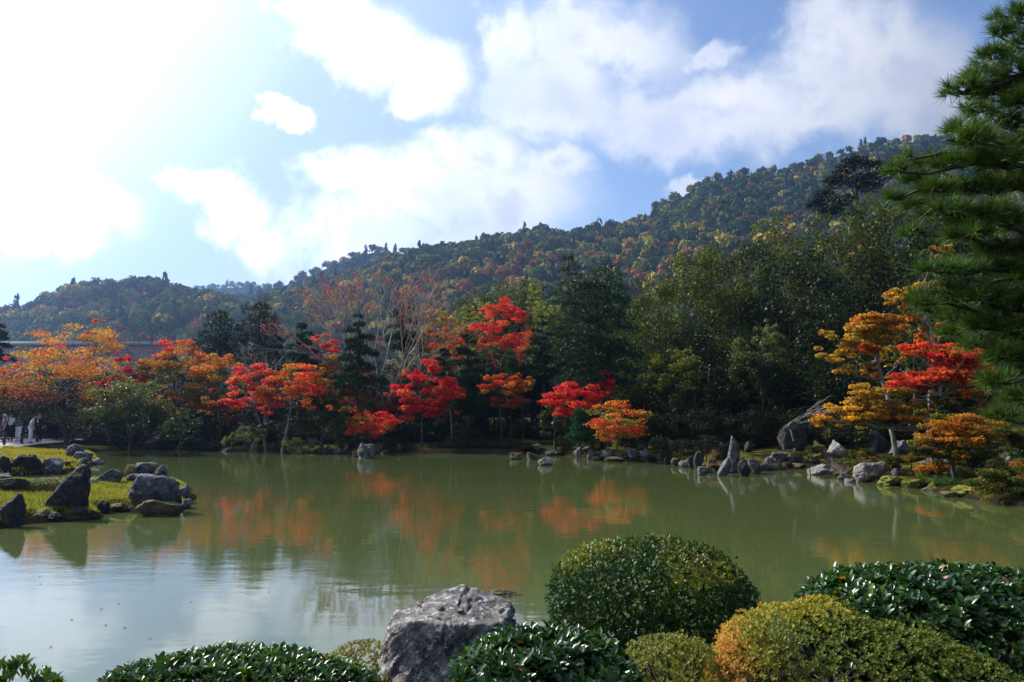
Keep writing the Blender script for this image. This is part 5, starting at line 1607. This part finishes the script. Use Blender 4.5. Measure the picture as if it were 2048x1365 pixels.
def person(px, pyb, label, face, top, legs, hair, shoes, hpx=54, arms='side', bow=0.0, hat=None, sleeve=True, extra=None, Y=None):
    p = on(px, pyb)
    k = hpx / F * p[1] / 1.68
    root = empty('person', p, label, 'person', 'visitors on the gravel path')
    root.rotation_euler = (0, 0, face)
    def B(v):      # bow forward about the hips
        v = np.array(v, float)
        if v[2] > 0.95 and bow:
            c, s = math.cos(bow), math.sin(bow)
            y, z = v[1], v[2] - 0.95
            v[1], v[2] = y * c + z * s, 0.95 + z * c - y * s
        return v * k
    J = {'pel': (0, 0, 0.93), 'wai': (0, 0.0, 1.07), 'che': (0, 0.0, 1.25), 'nec': (0, 0.0, 1.42), 'hd0': (0, 0.02, 1.50), 'hd1': (0, 0.025, 1.585), 'hd2': (0, 0.015, 1.645),
         'nose': (0, 0.118, 1.555), 'hipl': (-0.09, 0, 0.88), 'hipr': (0.09, 0, 0.88), 'knl': (-0.10, 0.02, 0.48), 'knr': (0.10, 0.02, 0.48), 'anl': (-0.10, -0.02, 0.08), 'anr': (0.10, -0.02, 0.08),
         'tol': (-0.12, 0.12, 0.035), 'tor': (0.12, 0.12, 0.035), 'shl': (-0.17, 0, 1.37), 'shr': (0.17, 0, 1.37)}
    if arms == 'side':
        A = {'ell': (-0.23, -0.03, 1.10), 'elr': (0.23, -0.03, 1.10), 'wrl': (-0.24, 0.05, 0.87), 'wrr': (0.24, 0.05, 0.87), 'hal': (-0.235, 0.08, 0.80), 'har': (0.235, 0.08, 0.80)}
        fd = (0.0, 0.04, -0.09)
    elif arms == 'front':
        A = {'ell': (-0.24, 0.0, 1.10), 'elr': (0.24, 0.0, 1.10), 'wrl': (-0.08, 0.2, 1.08), 'wrr': (0.08, 0.22, 1.12), 'hal': (-0.02, 0.24, 1.10), 'har': (0.02, 0.26, 1.14)}
        fd = (0.03, 0.08, 0.01)
    elif arms == 'camera':
        A = {'ell': (-0.25, 0.12, 1.18), 'elr': (0.25, 0.12, 1.18), 'wrl': (-0.10, 0.26, 1.42), 'wrr': (0.10, 0.26, 1.42), 'hal': (-0.065, 0.28, 1.49), 'har': (0.065, 0.28, 1.49)}
        fd = (0.02, 0.02, 0.08)
    else:   # hands on hips
        A = {'ell': (-0.36, -0.04, 1.14), 'elr': (0.36, -0.04, 1.14), 'wrl': (-0.20, 0.06, 0.98), 'wrr': (0.20, 0.06, 0.98), 'hal': (-0.15, 0.09, 0.96), 'har': (0.15, 0.09, 0.96)}
        fd = (0.05, 0.06, -0.03)
    J.update(A)
    names = list(J); idx = {n: i for i, n in enumerate(names)}
    V = [B(J[n]) for n in names]
    R = {'pel': .115, 'wai': .10, 'che': .125, 'nec': .05, 'hd0': .068, 'hd1': .083, 'hd2': .055, 'nose': .016, 'hipl': .085, 'hipr': .085, 'knl': .058, 'knr': .058, 'anl': .04, 'anr': .04, 'tol': .03, 'tor': .03,
         'shl': .058, 'shr': .058, 'ell': .042, 'elr': .042, 'wrl': .03, 'wrr': .03, 'hal': .036, 'har': .036}
    RR = [R[n] * k for n in names]
    ed = [('pel', 'wai'), ('wai', 'che'), ('che', 'nec'), ('nec', 'hd0'), ('hd0', 'hd1'), ('hd1', 'hd2'), ('hd1', 'nose'), ('pel', 'hipl'), ('pel', 'hipr'), ('hipl', 'knl'), ('hipr', 'knr'), ('knl', 'anl'), ('knr', 'anr'), ('anl', 'tol'), ('anr', 'tor'),
          ('che', 'shl'), ('che', 'shr'), ('shl', 'ell'), ('shr', 'elr'), ('ell', 'wrl'), ('elr', 'wrr'), ('wrl', 'hal'), ('wrr', 'har')]
    E = [(idx[a], idx[b]) for a, b in ed]
    for h, sx in (('hal', -1), ('har', 1)):
        h0 = np.array(J[h]); d = np.array(fd) * np.array((-sx, 1, 1)); d = d / np.linalg.norm(d)
        sd = np.cross(d, (0, 1, 0.2)); sd /= np.linalg.norm(sd)
        for j, (o_, L) in enumerate(((-.03, .055), (-.01, .07), (.01, .066), (.03, .05))):
            b0 = len(V)
            V += [B(h0 + sd * o_ + d * 0.035), B(h0 + sd * o_ * 1.15 + d * (0.035 + L) + np.array((0, -0.012, 0)))]
            RR += [0.011 * k, 0.008 * k]; E += [(idx[h], b0), (b0, b0 + 1)]
        b0 = len(V)
        V += [B(h0 - sd * 0.035 + d * 0.005), B(h0 - sd * 0.058 + d * 0.04)]
        RR += [0.012 * k, 0.009 * k]; E += [(idx[h], b0), (b0, b0 + 1)]
    skin('body', V, E, RR, SKIN, root)
    def sub(nm, keys, grow, mat, tweak=None):
        ks = [q for q in keys]
        ix = {n: i for i, n in enumerate(ks)}
        ee = [(ix[a], ix[b]) for a, b in ed if a in ix and b in ix]
        rr = [(R[n] + grow + (tweak or {}).get(n, 0)) * k for n in ks]
        return skin(nm, [B(J[n]) for n in ks], ee, rr, mat, root)
    tk = ['che', 'wai', 'pel', 'shl', 'shr', 'ell', 'elr'] + (['wrl', 'wrr'] if sleeve else [])
    sub('shirt', tk, 0.022, top, {'ell': 0.012, 'elr': 0.012, 'pel': 0.02})
    sub('trousers', ['pel', 'hipl', 'hipr', 'knl', 'knr', 'anl', 'anr'], 0.022, legs, {'knl': 0.022, 'knr': 0.022, 'anl': 0.022, 'anr': 0.022})
    for s_ in ('l', 'r'):
        skin('shoe', [B(np.array(J['an' + s_]) + (0, -0.02, -0.03)), B(np.array(J['to' + s_]) + (0, 0.02, 0.0))], [(0, 1)], [0.05 * k, 0.038 * k], shoes, root)
    # hair: a cap over the back and top of the skull
    hv, hf = ICO[3]
    c = B((0, -0.005, 1.595))
    q = hv * np.array((0.098, 0.105, 0.10)) * k
    q *= (1 + 0.10 * fbm(hv * 3.2, int(px + 100), 3))[:, None]
    keep = (hv[:, 2] > -0.15 - 0.5 * (hv[:, 1] < 0)) & ~((hv[:, 1] > 0.45) & (hv[:, 2] < 0.5))
    fk = hf[np.all(keep[hf], 1)]
    put('hair', mesh_np('hair', q + c, [fk], hair, None, True), root)
    for sx in (-1, 1):
        h1, f1_ = ICO[1]
        e = h1 * 0.012 * k + B((0.033 * sx, 0.098, 1.578))
        put('eye', mesh_np('eye', e, [f1_], EYE, None, True), root)
        ear = h1 * np.array((0.012, 0.022, 0.032)) * k + B((0.09 * sx, 0.01, 1.56))
        put('ear', mesh_np('ear', ear, [f1_], SKIN, None, True), root)
    if hat:
        g = Geo()
        c = B((0, 0.01, 1.66))
        g.add(*tube(np.array([c + np.array((0, 0, -0.05)) * k, c + np.array((0, 0, -0.045)) * k]), (0.17 * k, 0.17 * k), 20))
        g.add(*tube(np.array([c + np.array((0, 0, -0.05)) * k, c + np.array((0, 0, 0.03)) * k, c + np.array((0, 0, 0.06)) * k]), (0.108 * k, 0.105 * k, 0.07 * k), 16))
        put('hat', g.mesh('hat', hat, True), root)
    if extra: extra(root, B, k)
    return root


def cl(name, c): return simple(name, c, 0.85, 0.15, 0.15, 12)


WHITEH = cl('white_hair', (0.65, 0.64, 0.62)); BLKH = cl('black_hair', (0.012, 0.01, 0.01))
TEAL = cl('teal_cloth', (0.07, 0.17, 0.22)); WHT = cl('white_cloth', (0.82, 0.81, 0.84)); LAV = cl('lavender_cloth', (0.62, 0.60, 0.80)); PUR = cl('purple_cloth', (0.20, 0.13, 0.26))
NAVY = cl('navy_cloth', (0.02, 0.025, 0.045)); BLK = cl('black_cloth', (0.012, 0.012, 0.014)); BRNC = cl('brown_cloth', (0.06, 0.04, 0.035)); SHW = cl('blue_shoe', (0.10, 0.14, 0.35))


def badge(root, B, k):
    g = Geo(); box(g, B((-0.035, 0.155, 1.08)), B((0.035, 0.165, 1.19)))
    put('badge', g.mesh('badge', WHT), root)
    g = Geo(); g.add(*tube(np.array([B((-0.05, 0.12, 1.42)), B((-0.02, 0.165, 1.30)), B((0, 0.168, 1.18))]), 0.007 * k, 5)); g.add(*tube(np.array([B((0.05, 0.12, 1.42)), B((0.02, 0.165, 1.30)), B((0, 0.168, 1.18))]), 0.007 * k, 5))
    put('lanyard', g.mesh('lanyard', WHT), root)


person(6, 886, 'white haired person in purple top and dark trousers at the left edge', 2.4, PUR, NAVY, WHITEH, BLK, 56, 'side', sleeve=False)
person(20, 884, 'person in a dark hat and black vest lifting white sleeved hands to the face', math.pi, WHT, BLK, BLKH, BLK, 56, 'camera', hat=BRNC)
person(36, 884, 'person in a teal jacket and wide white trousers with folded hands', math.pi - 0.2, TEAL, WHT, BLKH, SHW, 53, 'front')
person(60, 887, 'person in lavender shirt and white trousers bowing over the railing', 2.0 - math.pi, LAV, WHT, BLKH, SHW, 58, 'hips', bow=0.32)
person(77, 884, 'person in black with a white badge on a lanyard', math.pi, BLK, BLK, BLKH, BLK, 59, 'side', extra=badge)
person(110, 882, 'dim brown clad person in the shade holding something to the chest', math.pi, BRNC, BLK, BLKH, BLK, 54, 'front')
person(99, 881, 'dim dark clad person standing deepest in the shade', math.pi + 0.4, NAVY, BLK, BLKH, BLK, 54, 'side')

# ---------------------------------------------------------------- grass on the two tongues
r = np.random.default_rng(71)
def grass(label, n, box_, hgt, wd, cols, smin=0.05, name='grass', pxmax=430):
    x = r.uniform(box_[0], box_[1], n * 3); y = r.uniform(box_[2], box_[3], n * 3)
    s = pond_sd(x, y)
    u = 1024 + x / y * F
    ok = (s > smin) & (u > -150) & (u < pxmax)
    # keep off the path
    vv = 830 + (CAMH - 0.75) / y * F
    x, y, s = x[ok][:n], y[ok][:n], s[ok][:n]
    z = G(x, y)
    pt = np.stack([x, y, z], 1)
    m = len(x)
    nse = lattice(pt * 0.7, 31)
    c = np.array(cols[0])[None] * (1 - nse[:, None]) + np.array(cols[1])[None] * nse[:, None]
    c = c * r.uniform(0.65, 1.3, (m, 1))
    h = hgt * r.uniform(0.5, 1.25, m) * (0.7 + 0.6 * lattice(pt * 1.7, 32))
    d = r.normal(size=(m, 3)) * 0.35; d[:, 2] = 1; d = norm(d)
    sd = norm(np.cross(d, r.normal(size=(m, 3)))) * (wd / 2)
    V = np.stack([pt - sd, pt + sd, pt + d * h[:, None]], 1).reshape(-1, 3)
    g = Geo().add(V, None, np.arange(m * 3).reshape(-1, 3), np.repeat(c, 3, 0))
    o = put(name, g.mesh(name, M['grass']))
    tag(o, label, 'grass', kind='stuff')


YGR = (0.27, 0.25, 0.022); YGR2 = (0.16, 0.22, 0.02); DRY = (0.29, 0.24, 0.025)
grass('yellow green lawn grass on the near islet', 52000, (-22, -5, 15.5, 26), 0.075, 0.014, (YGR2, DRY))
grass('yellow green lawn grass on the far left tongue', 30000, (-40, -16, 27.5, 45.5), 0.10, 0.03, (YGR, DRY))
grass('bright moss and short grass on the mossy point of the far shore', 9000, (0, 14, 33, 50), 0.06, 0.03, ((0.17, 0.17, 0.02), (0.12, 0.14, 0.02)), pxmax=1500)
# fern and sedge tufts on the right shore and rust grass on the stones
def tuft(label, px, pyb, n, h, spread, cols, group=None, lift=0.0, name='grass_tuft', wd=0.014, droop=0.5, Y=None):
    p = on(px, pyb); p[2] += lift
    rr = np.random.default_rng(int(px))
    g = Geo()
    for i in range(n):
        b = np.array((rr.normal() * spread, rr.normal() * spread * 0.5, -0.03))
        d = norm(np.array((rr.normal() * droop, rr.normal() * droop, 1.0)))
        L = h * rr.uniform(0.6, 1.2)
        t = np.linspace(0, 1, 4)[:, None]
        c = b + d * L * t + np.array((d[0], d[1], -0.35)) * (t ** 2) * L * 0.5
        sd = norm(np.cross(d, rr.normal(size=3))) * wd / 2
        w = np.array((1, 0.9, 0.6, 0.05))[:, None]
        V = np.concatenate([c - sd * w, c + sd * w])
        k = cols[rr.integers(len(cols))]
        g.add(V, [(0, 1, 5, 4), (1, 2, 6, 5), (2, 3, 7, 6)], None, np.array(k) * rr.uniform(0.7, 1.3))
    o = put(name, g.mesh(name, M['grass']), None, p)
    tag(o, label, 'grass', group)


RUST = [(0.26, 0.09, 0.02), (0.18, 0.07, 0.02), (0.30, 0.15, 0.03)]
GR_ = [(0.05, 0.14, 0.02), (0.08, 0.16, 0.03), (0.03, 0.09, 0.02)]
tuft('bright green sedge tuft on the mossy right shore', 1893, 966, 220, 0.30, 0.22, GR_, 'grass tufts at the water')
tuft('small green tuft left of the bright sedge', 1850, 962, 90, 0.22, 0.15, GR_, 'grass tufts at the water')
tuft('rust dry grass on the rock islet stone', 1432, 926, 70, 0.35, 0.1, RUST, 'grass tufts at the water', 0.3)
tuft('rust grass hanging at the foot of the standing stone', 1430, 944, 60, 0.16, 0.14, RUST, 'grass tufts at the water', 0.25)
tuft('rust grass crown on the left of three water rocks', 1031, 913, 80, 0.22, 0.18, RUST, 'grass tufts at the water', 0.12)
tuft('red tuft on the tiny moss islet', 1352, 920, 50, 0.22, 0.10, [(0.35, 0.02, 0.02), (0.12, 0.14, 0.02)], 'grass tufts at the water', 0.2)
tuft('rust grass beside the round pond boulder', 713, 912, 60, 0.22, 0.12, RUST, 'grass tufts at the water', 0.15)
tuft('green grass fringe behind the flat grey shelf stone', 1096, 900, 140, 0.32, 0.4, GR_, 'grass tufts at the water', 0.1)
tuft('green blades at the light headed stone', 1507, 950, 26, 0.3, 0.06, [(0.12, 0.16, 0.03)], 'grass tufts at the water', 0.1)

# ---------------------------------------------------------------- clipped hedges in the foreground
def leaf_template(w=0.40, fold=0.10, curl=0.10):
    V = np.array([(0, 0, 0), (-w * .36, .28, fold * .8), (0, .28, 0), (w * .36, .28, fold * .8), (-w * .5, .56, fold), (0, .56, -.01), (w * .5, .56, fold), (-w * .3, .82, fold * .5 - curl * .5), (0, .82, -curl * .6), (w * .3, .82, fold * .5 - curl * .5), (0, 1.0, -curl)], float)
    T = np.array([(0, 2, 1), (0, 3, 2)])
    Q = np.array([(1, 2, 5, 4), (2, 3, 6, 5), (4, 5, 8, 7), (5, 6, 9, 8)])
    T = np.vstack([T, [(7, 8, 10), (8, 9, 10)]])
    return V, Q, T


LV, LQ, LT_ = leaf_template()
SMALLV = np.array([(0, 0, 0), (-.22, .5, .06), (0, 1, -.05), (.22, .5, .06), (0, .5, -.02)], float)
SMALLT = np.array([(0, 4, 1), (0, 3, 4), (1, 4, 2), (4, 3, 2)])
LEAFME = {}


def frames(ax, nrm):
    ax = norm(ax)
    z = norm(nrm - ax * np.sum(ax * nrm, 1, keepdims=True))
    x = np.cross(ax, z)
    return np.stack([x, ax, z], 2)          # columns


def ellip_surface(rr, lobes, n, low=-0.3, inside=None, shrink=(0.93, 1.02)):
    """points over the outer skin of a union of superellipsoids"""
    C = np.array([l[0] for l in lobes]); R = np.array([l[1] for l in lobes])
    wt = R[:, 0] * R[:, 2]
    pk = rr.choice(len(C), n * 3, p=wt / wt.sum())
    u = unit(rr, n * 3)
    e = 2.6
    k = np.sum(np.abs(u) ** e, 1) ** (-1 / e)
    s = u * k[:, None]
    nb = 1 + 0.11 * fbm((C[pk] + s * R[pk]) * 4.0, 17, 4, 0.6) + np.where(rr.random(len(pk)) < 0.03, rr.uniform(0.02, 0.09, len(pk)), 0)
    pos = C[pk] + s * R[pk] * (rr.uniform(*shrink, len(pk)) * nb)[:, None]
    nr = norm(np.sign(s) * np.abs(s) ** (e - 1) / R[pk])
    ok = u[:, 2] > low
    for i in range(len(C)):
        q = np.sum(np.abs((pos - C[i]) / R[i]) ** e, 1)
        ok &= (q > 0.80) | (pk == i)
    ok &= pos[:, 2] > G(pos[:, 0], pos[:, 1]) + 0.01
    return pos[ok][:n], nr[ok][:n]


def shoots(rr, pos, nr, per, up, tilt, L, jitter=0.25):
    n = len(pos)
    sh = norm(nr + np.array((0, 0, up)) + rr.normal(size=(n, 3)) * jitter)
    a = norm(np.cross(sh, unit(rr, n))); b = np.cross(sh, a)
    P_, A_, N_, S_ = [], [], [], []
    for k in range(per):
        th = k * 2.4 + rr.uniform(-.4, .4, n)
        rad = a * np.cos(th)[:, None] + b * np.sin(th)[:, None]
        tl = rr.uniform(tilt[0], tilt[1], n)[:, None]
        ax = sh * np.cos(tl) + rad * np.sin(tl)
        nn_ = sh * np.sin(tl) - rad * np.cos(tl)
        P_.append(pos - sh * (L * 0.35 * k / max(per - 1, 1)) + ax * L * 0.04); A_.append(ax); N_.append(nn_); S_.append(L * rr.uniform(0.7, 1.15, n) * (0.75 + 0.25 * k / max(per - 1, 1)))
    return np.concatenate(P_), np.concatenate(A_), np.concatenate(N_), np.concatenate(S_)


def hedge(name, label, cat, base, lobes, nshoot, per, L, colf, seed, up=0.5, tilt=(0.5, 1.15), parts=300, small=False, mat='hedge', group=None, width=1.0, inner=0.5, low=-0.3, wob=0.25, extra=None):
    rr = np.random.default_rng(seed)
    base = np.asarray(base, float)
    root = empty(name, base, label, cat, group)
    pos, nr = ellip_surface(rr, lobes, nshoot, low)
    p2, n2 = ellip_surface(rr, lobes, int(nshoot * inner), low, shrink=(0.74, 0.92))
    pos, nr = np.concatenate([pos, p2]), np.concatenate([nr, n2])
    if extra is not None:
        pos = np.concatenate([pos, extra[0]]); nr = np.concatenate([nr, extra[1]])
    Pp, A_, N_, S_ = shoots(rr, pos, nr, per, up, tilt, L, wob)
    m = len(Pp)
    Cc = colf(rr, Pp) * rr.uniform(0.75, 1.25, (m, 1))
    Rm = frames(A_, N_)
    sel = np.zeros(m, bool)
    if parts:
        d = np.linalg.norm(Pp - np.array((0, 0, CAMH)), axis=1)
        view = norm(np.array((0, 0, CAMH)) - Pp)
        c0 = np.array([l[0] for l in lobes]).mean(0)
        facing = np.sum(view * norm(np.tile(nr, (per, 1)) + 1e-6), 1)
        u_ = 1024 + Pp[:, 0] / Pp[:, 1] * F
        dy = Pp[:, 1] * math.cos(PITCH) + (Pp[:, 2] - CAMH) * math.sin(PITCH)
        v_ = 682.5 - F * (-(Pp[:, 1]) * math.sin(PITCH) + (Pp[:, 2] - CAMH) * math.cos(PITCH)) / dy
        inn = (u_ > 5) & (u_ < 2043) & (v_ < 1355) & (np.arange(m) % len(pos) < nshoot) & (facing > 0.0)
        flat = np.abs(np.sum(view * N_, 1))
        score = np.where(inn, S_ / d * (0.2 + flat), -1)
        top = np.argsort(-score)[:parts]
        sel[top[score[top] > 0]] = True
    T_V = SMALLV if small else LV
    tv = T_V * np.array((width, 1, 1))
    rest = np.where(~sel)[0]
    Vw = np.einsum('nij,vj->nvi', Rm[rest], tv) * S_[rest][:, None, None] + (Pp[rest] - base)[:, None, :]
    k = len(tv)
    g = Geo()
    offs = (np.arange(len(rest)) * k)[:, None, None]
    col = np.repeat(Cc[rest], k, 0)
    if small:
        g.add(Vw.reshape(-1, 3), None, (SMALLT[None] + offs).reshape(-1, 3), col)
    else:
        g.add(Vw.reshape(-1, 3), (LQ[None] + offs).reshape(-1, 4), (LT_[None] + offs).reshape(-1, 3), col)
    o = put('foliage', g.mesh('foliage', M[mat], True), root)
    o['kind'] = 'stuff'
    if sel.any():
        key = ('s' if small else 'l', width, mat)
        if key not in LEAFME:
            gg_ = Geo().add(tv, None if small else LQ, SMALLT if small else LT_)
            LEAFME[key] = gg_.mesh('leaf', M[mat], True)
        for i in np.where(sel)[0]:
            lf = bpy.data.objects.new('leaf', LEAFME[key])
            COL.objects.link(lf)
            lf.parent = root
            q = Rm[i] * S_[i]
            t = Pp[i] - base
            lf.matrix_local = Matrix(((*q[0], t[0]), (*q[1], t[1]), (*q[2], t[2]), (0, 0, 0, 1)))
            lf.color = (*Cc[i], 1)
    # stems inside
    g = Geo()
    for (c, rad_) in lobes:
        for k in range(12):
            e = np.array(c) + unit(rr, 1)[0] * np.array(rad_) * 0.8
            e[2] = max(e[2], base[2] + 0.1)
            s0 = np.array((c[0] + rr.normal() * 0.08, c[1] + rr.normal() * 0.08, base[2] - 0.15))
            g.add(*tube(curve(s0, e, 0.05, 6, rr, 0.02) - base, np.linspace(0.016, 0.004, 6), 5))
    put('stems', g.mesh('stems', M['bark'], True), root)
    return root


def lob(px, py, rx, ry, Y, dep=None):
    c = P(px, py, Y); a = rx / F * Y; b = ry / F * Y
    return (c, np.array((a, dep if dep else a * 0.9, b)))


def gard(rr, p):
    n = len(p)
    c = np.array((0.021, 0.058, 0.011)) * np.ones((n, 3))
    k = rr.random(n)
    c[k < 0.25] = (0.036, 0.08, 0.014)
    c[k < 0.07] = (0.06, 0.12, 0.025)
    c[k < 0.008] = (0.35, 0.12, 0.02)
    return c


def gard_l(rr, p):
    n = len(p)
    c = np.array((0.028, 0.068, 0.014)) * np.ones((n, 3))
    k = rr.random(n)
    c[k < 0.3] = (0.05, 0.10, 0.02)
    c[k < 0.08] = (0.09, 0.13, 0.02)
    c[k < 0.012] = (0.32, 0.14, 0.03)
    return c


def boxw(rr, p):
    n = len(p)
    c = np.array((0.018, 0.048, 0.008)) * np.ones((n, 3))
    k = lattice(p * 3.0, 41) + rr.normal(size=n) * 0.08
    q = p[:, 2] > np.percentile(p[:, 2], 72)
    c[(k > 0.62) & q] = (0.12, 0.13, 0.016)  # yellow upper leaves paint the sunlit top of the dome
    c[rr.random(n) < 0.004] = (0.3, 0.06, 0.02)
    return c


def azal(rr, p):
    n = len(p)
    u_ = 1024 + p[:, 0] / p[:, 1] * F
    k = lattice(p * 3.2, 43) + rr.normal(size=n) * 0.12 + (1500 - u_) / 420.0
    c = np.array((0.28, 0.25, 0.028)) * np.ones((n, 3))
    c[k < 0.25] = (0.12, 0.15, 0.025)
    c[(k > 0.68)] = (0.44, 0.22, 0.03)
    c[(k > 1.02)] = (0.46, 0.17, 0.04)
    return c


def azal2(rr, p):
    n = len(p)
    c = np.array((0.16, 0.18, 0.03)) * np.ones((n, 3))
    c[rr.random(n) < 0.3] = (0.26, 0.24, 0.04)
    return c


def base_of(px, Y):
    x = P(px, 1200, Y)[0]
    return (x, Y, g1(x, Y))


def extend(lobes):
    return lobes


HG = 'clipped hedges along the near bank'
hedge('hedge', 'dark glossy leaved clipped hedge along the bottom left of the picture', 'hedge', base_of(480, 4.7), [lob(480, 1424, 215, 104, 4.7, 0.42), lob(330, 1446, 140, 104, 4.6, 0.4), lob(620, 1446, 140, 100, 4.8, 0.4)],
      1500, 4, 0.078, gard_l, 71, up=0.9, group=HG)
hedge('hedge', 'rounded glossy hedge clump right of the foreground rock', 'hedge', base_of(1090, 4.35), [lob(1085, 1400, 170, 112, 4.35, 0.45), lob(1185, 1420, 95, 98, 4.3, 0.35), lob(985, 1430, 85, 96, 4.3, .35)],
      1000, 4, 0.082, gard, 72, up=0.7, group=HG, width=1.15)
hedge('hedge', 'big dark glossy leaved hedge at the bottom right corner', 'hedge', base_of(1860, 5.2), [lob(1870, 1268, 250, 116, 5.4, 0.62), lob(2050, 1284, 200, 118, 5.3, 0.6), lob(1720, 1254, 105, 72, 5.4, 0.4), lob(1990, 1345, 220, 100, 5.0, .4)],
      2400, 4, 0.092, gard, 73, up=0.55, group=HG, width=1.2)
hedge('evergreen_shrub', 'fresh green sprigs poking in at the bottom left corner', 'shrub', base_of(20, 4.2), [lob(15, 1415, 70, 75, 4.2, 0.2), lob(85, 1412, 22, 40, 4.2, 0.1)],
      90, 7, 0.075, lambda rr, p: np.array((0.07, 0.13, 0.02)) * np.ones((len(p), 3)), 74, up=2.0, tilt=(0.25, 0.8), parts=120, width=0.72)
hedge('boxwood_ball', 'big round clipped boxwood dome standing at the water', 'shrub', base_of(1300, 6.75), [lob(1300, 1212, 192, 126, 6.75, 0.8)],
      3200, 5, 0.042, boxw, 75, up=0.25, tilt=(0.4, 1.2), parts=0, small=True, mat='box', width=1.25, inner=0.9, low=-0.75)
AZ = 'clipped azaleas along the near bank'
hedge('azalea_bush', 'clipped azalea turning orange and yellow, largest on the near bank', 'shrub', base_of(1620, 4.9), [lob(1620, 1350, 175, 128, 4.9, 0.5), lob(1760, 1370, 180, 112, 4.7, 0.45), lob(1520, 1400, 100, 110, 4.8, .35), lob(1655, 1270, 66, 66, 5.1, .3), lob(1900, 1400, 130, 90, 4.6, .4)],
      3000, 6, 0.030, azal, 76, up=0.6, tilt=(0.5, 1.2), parts=300, small=True, mat='azalea', group=AZ, width=1.1, inner=0.6)
hedge('azalea_bush', 'yellow green azalea mound between the boxwood dome and the orange azalea', 'shrub', base_of(1350, 4.9), [lob(1350, 1385, 105, 98, 4.9, 0.35)],
      900, 6, 0.028, azal2, 77, up=0.6, parts=200, small=True, mat='azalea', group=AZ, width=1.1)
hedge('azalea_bush', 'small yellow azalea tucked behind the foreground rock at its left', 'shrub', base_of(725, 5.5), [lob(722, 1345, 62, 52, 5.5, 0.25)],
      420, 6, 0.026, lambda rr, p: np.array((0.20, 0.18, 0.03)) * rr.uniform(0.7, 1.2, (len(p), 1)), 78, up=0.6, parts=100, small=True, mat='azalea', group=AZ, width=1.1)
hedge('azalea_bush', 'pale flowering low azalea behind the islet grass', 'shrub', base_of(94, 20.5), [(np.array((P(94, 965, 20.5)[0], 20.5, 0.42)), np.array((0.55, 0.5, 0.26)))],
      700, 5, 0.05, lambda rr, p: np.array((0.17, 0.17, 0.06)) * rr.uniform(0.7, 1.3, (len(p), 1)), 79, up=0.6, parts=0, small=True, mat='azalea', group=AZ, width=1.3)
hedge('azalea_bush', 'tiny pale shrub at the left of the blocky grey stone', 'shrub', on(262, 952), [(on(262, 952) + np.array((0, 0, 0.15)), np.array((0.17, 0.15, 0.2)))],
      160, 5, 0.05, lambda rr, p: np.array((0.22, 0.20, 0.10)) * rr.uniform(0.7, 1.3, (len(p), 1)), 80, up=0.6, parts=0, small=True, mat='azalea', group=AZ, width=1.3)

# drifting leaves
r = np.random.default_rng(91)
n_ = 70
yy = 1 / r.uniform(1 / 40, 1 / 7.5, n_); xx = r.uniform(-0.62, 0.62, n_) * yy
ok = pond_sd(xx, yy) < -0.3
pos = np.stack([xx, yy, np.full(n_, 0.006)], 1)[ok]
g = Geo()
leaves(g, r, pos, norm(np.array((0, 0, 1.0)) + r.normal(size=(len(pos), 3)) * 0.05), 0.045, 0.035, pick(r, [((0.25, 0.10, 0.03), 2), ((0.06, 0.05, 0.03), 3), ((0.2, 0.14, 0.05), 1)], len(pos)), 0)
tag(put('fallen_leaves', g.mesh('fallen_leaves', M['maple'])), 'scattered fallen leaves drifting on the pond', 'leaves', kind='stuff')
# tell look-alike neighbours apart by their order from left to right
bl = {}
for o in list(bpy.data.objects):
    if o.parent is None and 'label' in o and 'group' in o:
        bl.setdefault(o['label'], []).append(o)
for lab, os_ in bl.items():
    if len(os_) < 2: continue
    os_.sort(key=lambda q: q.location[0] / max(q.location[1], 1))
    for i, o in enumerate(os_):
        if len(os_) == 2: pre = ('left', 'right')[i]
        elif len(os_) > 5: continue
        else: pre = 'leftmost' if i == 0 else 'rightmost' if i == len(os_) - 1 else 'inner' if len(os_) > 3 else 'middle'
        o['label'] = pre + ' ' + lab
print('TRIS', sum(len(m_.loops) - 2 * len(m_.polygons) for m_ in bpy.data.meshes))
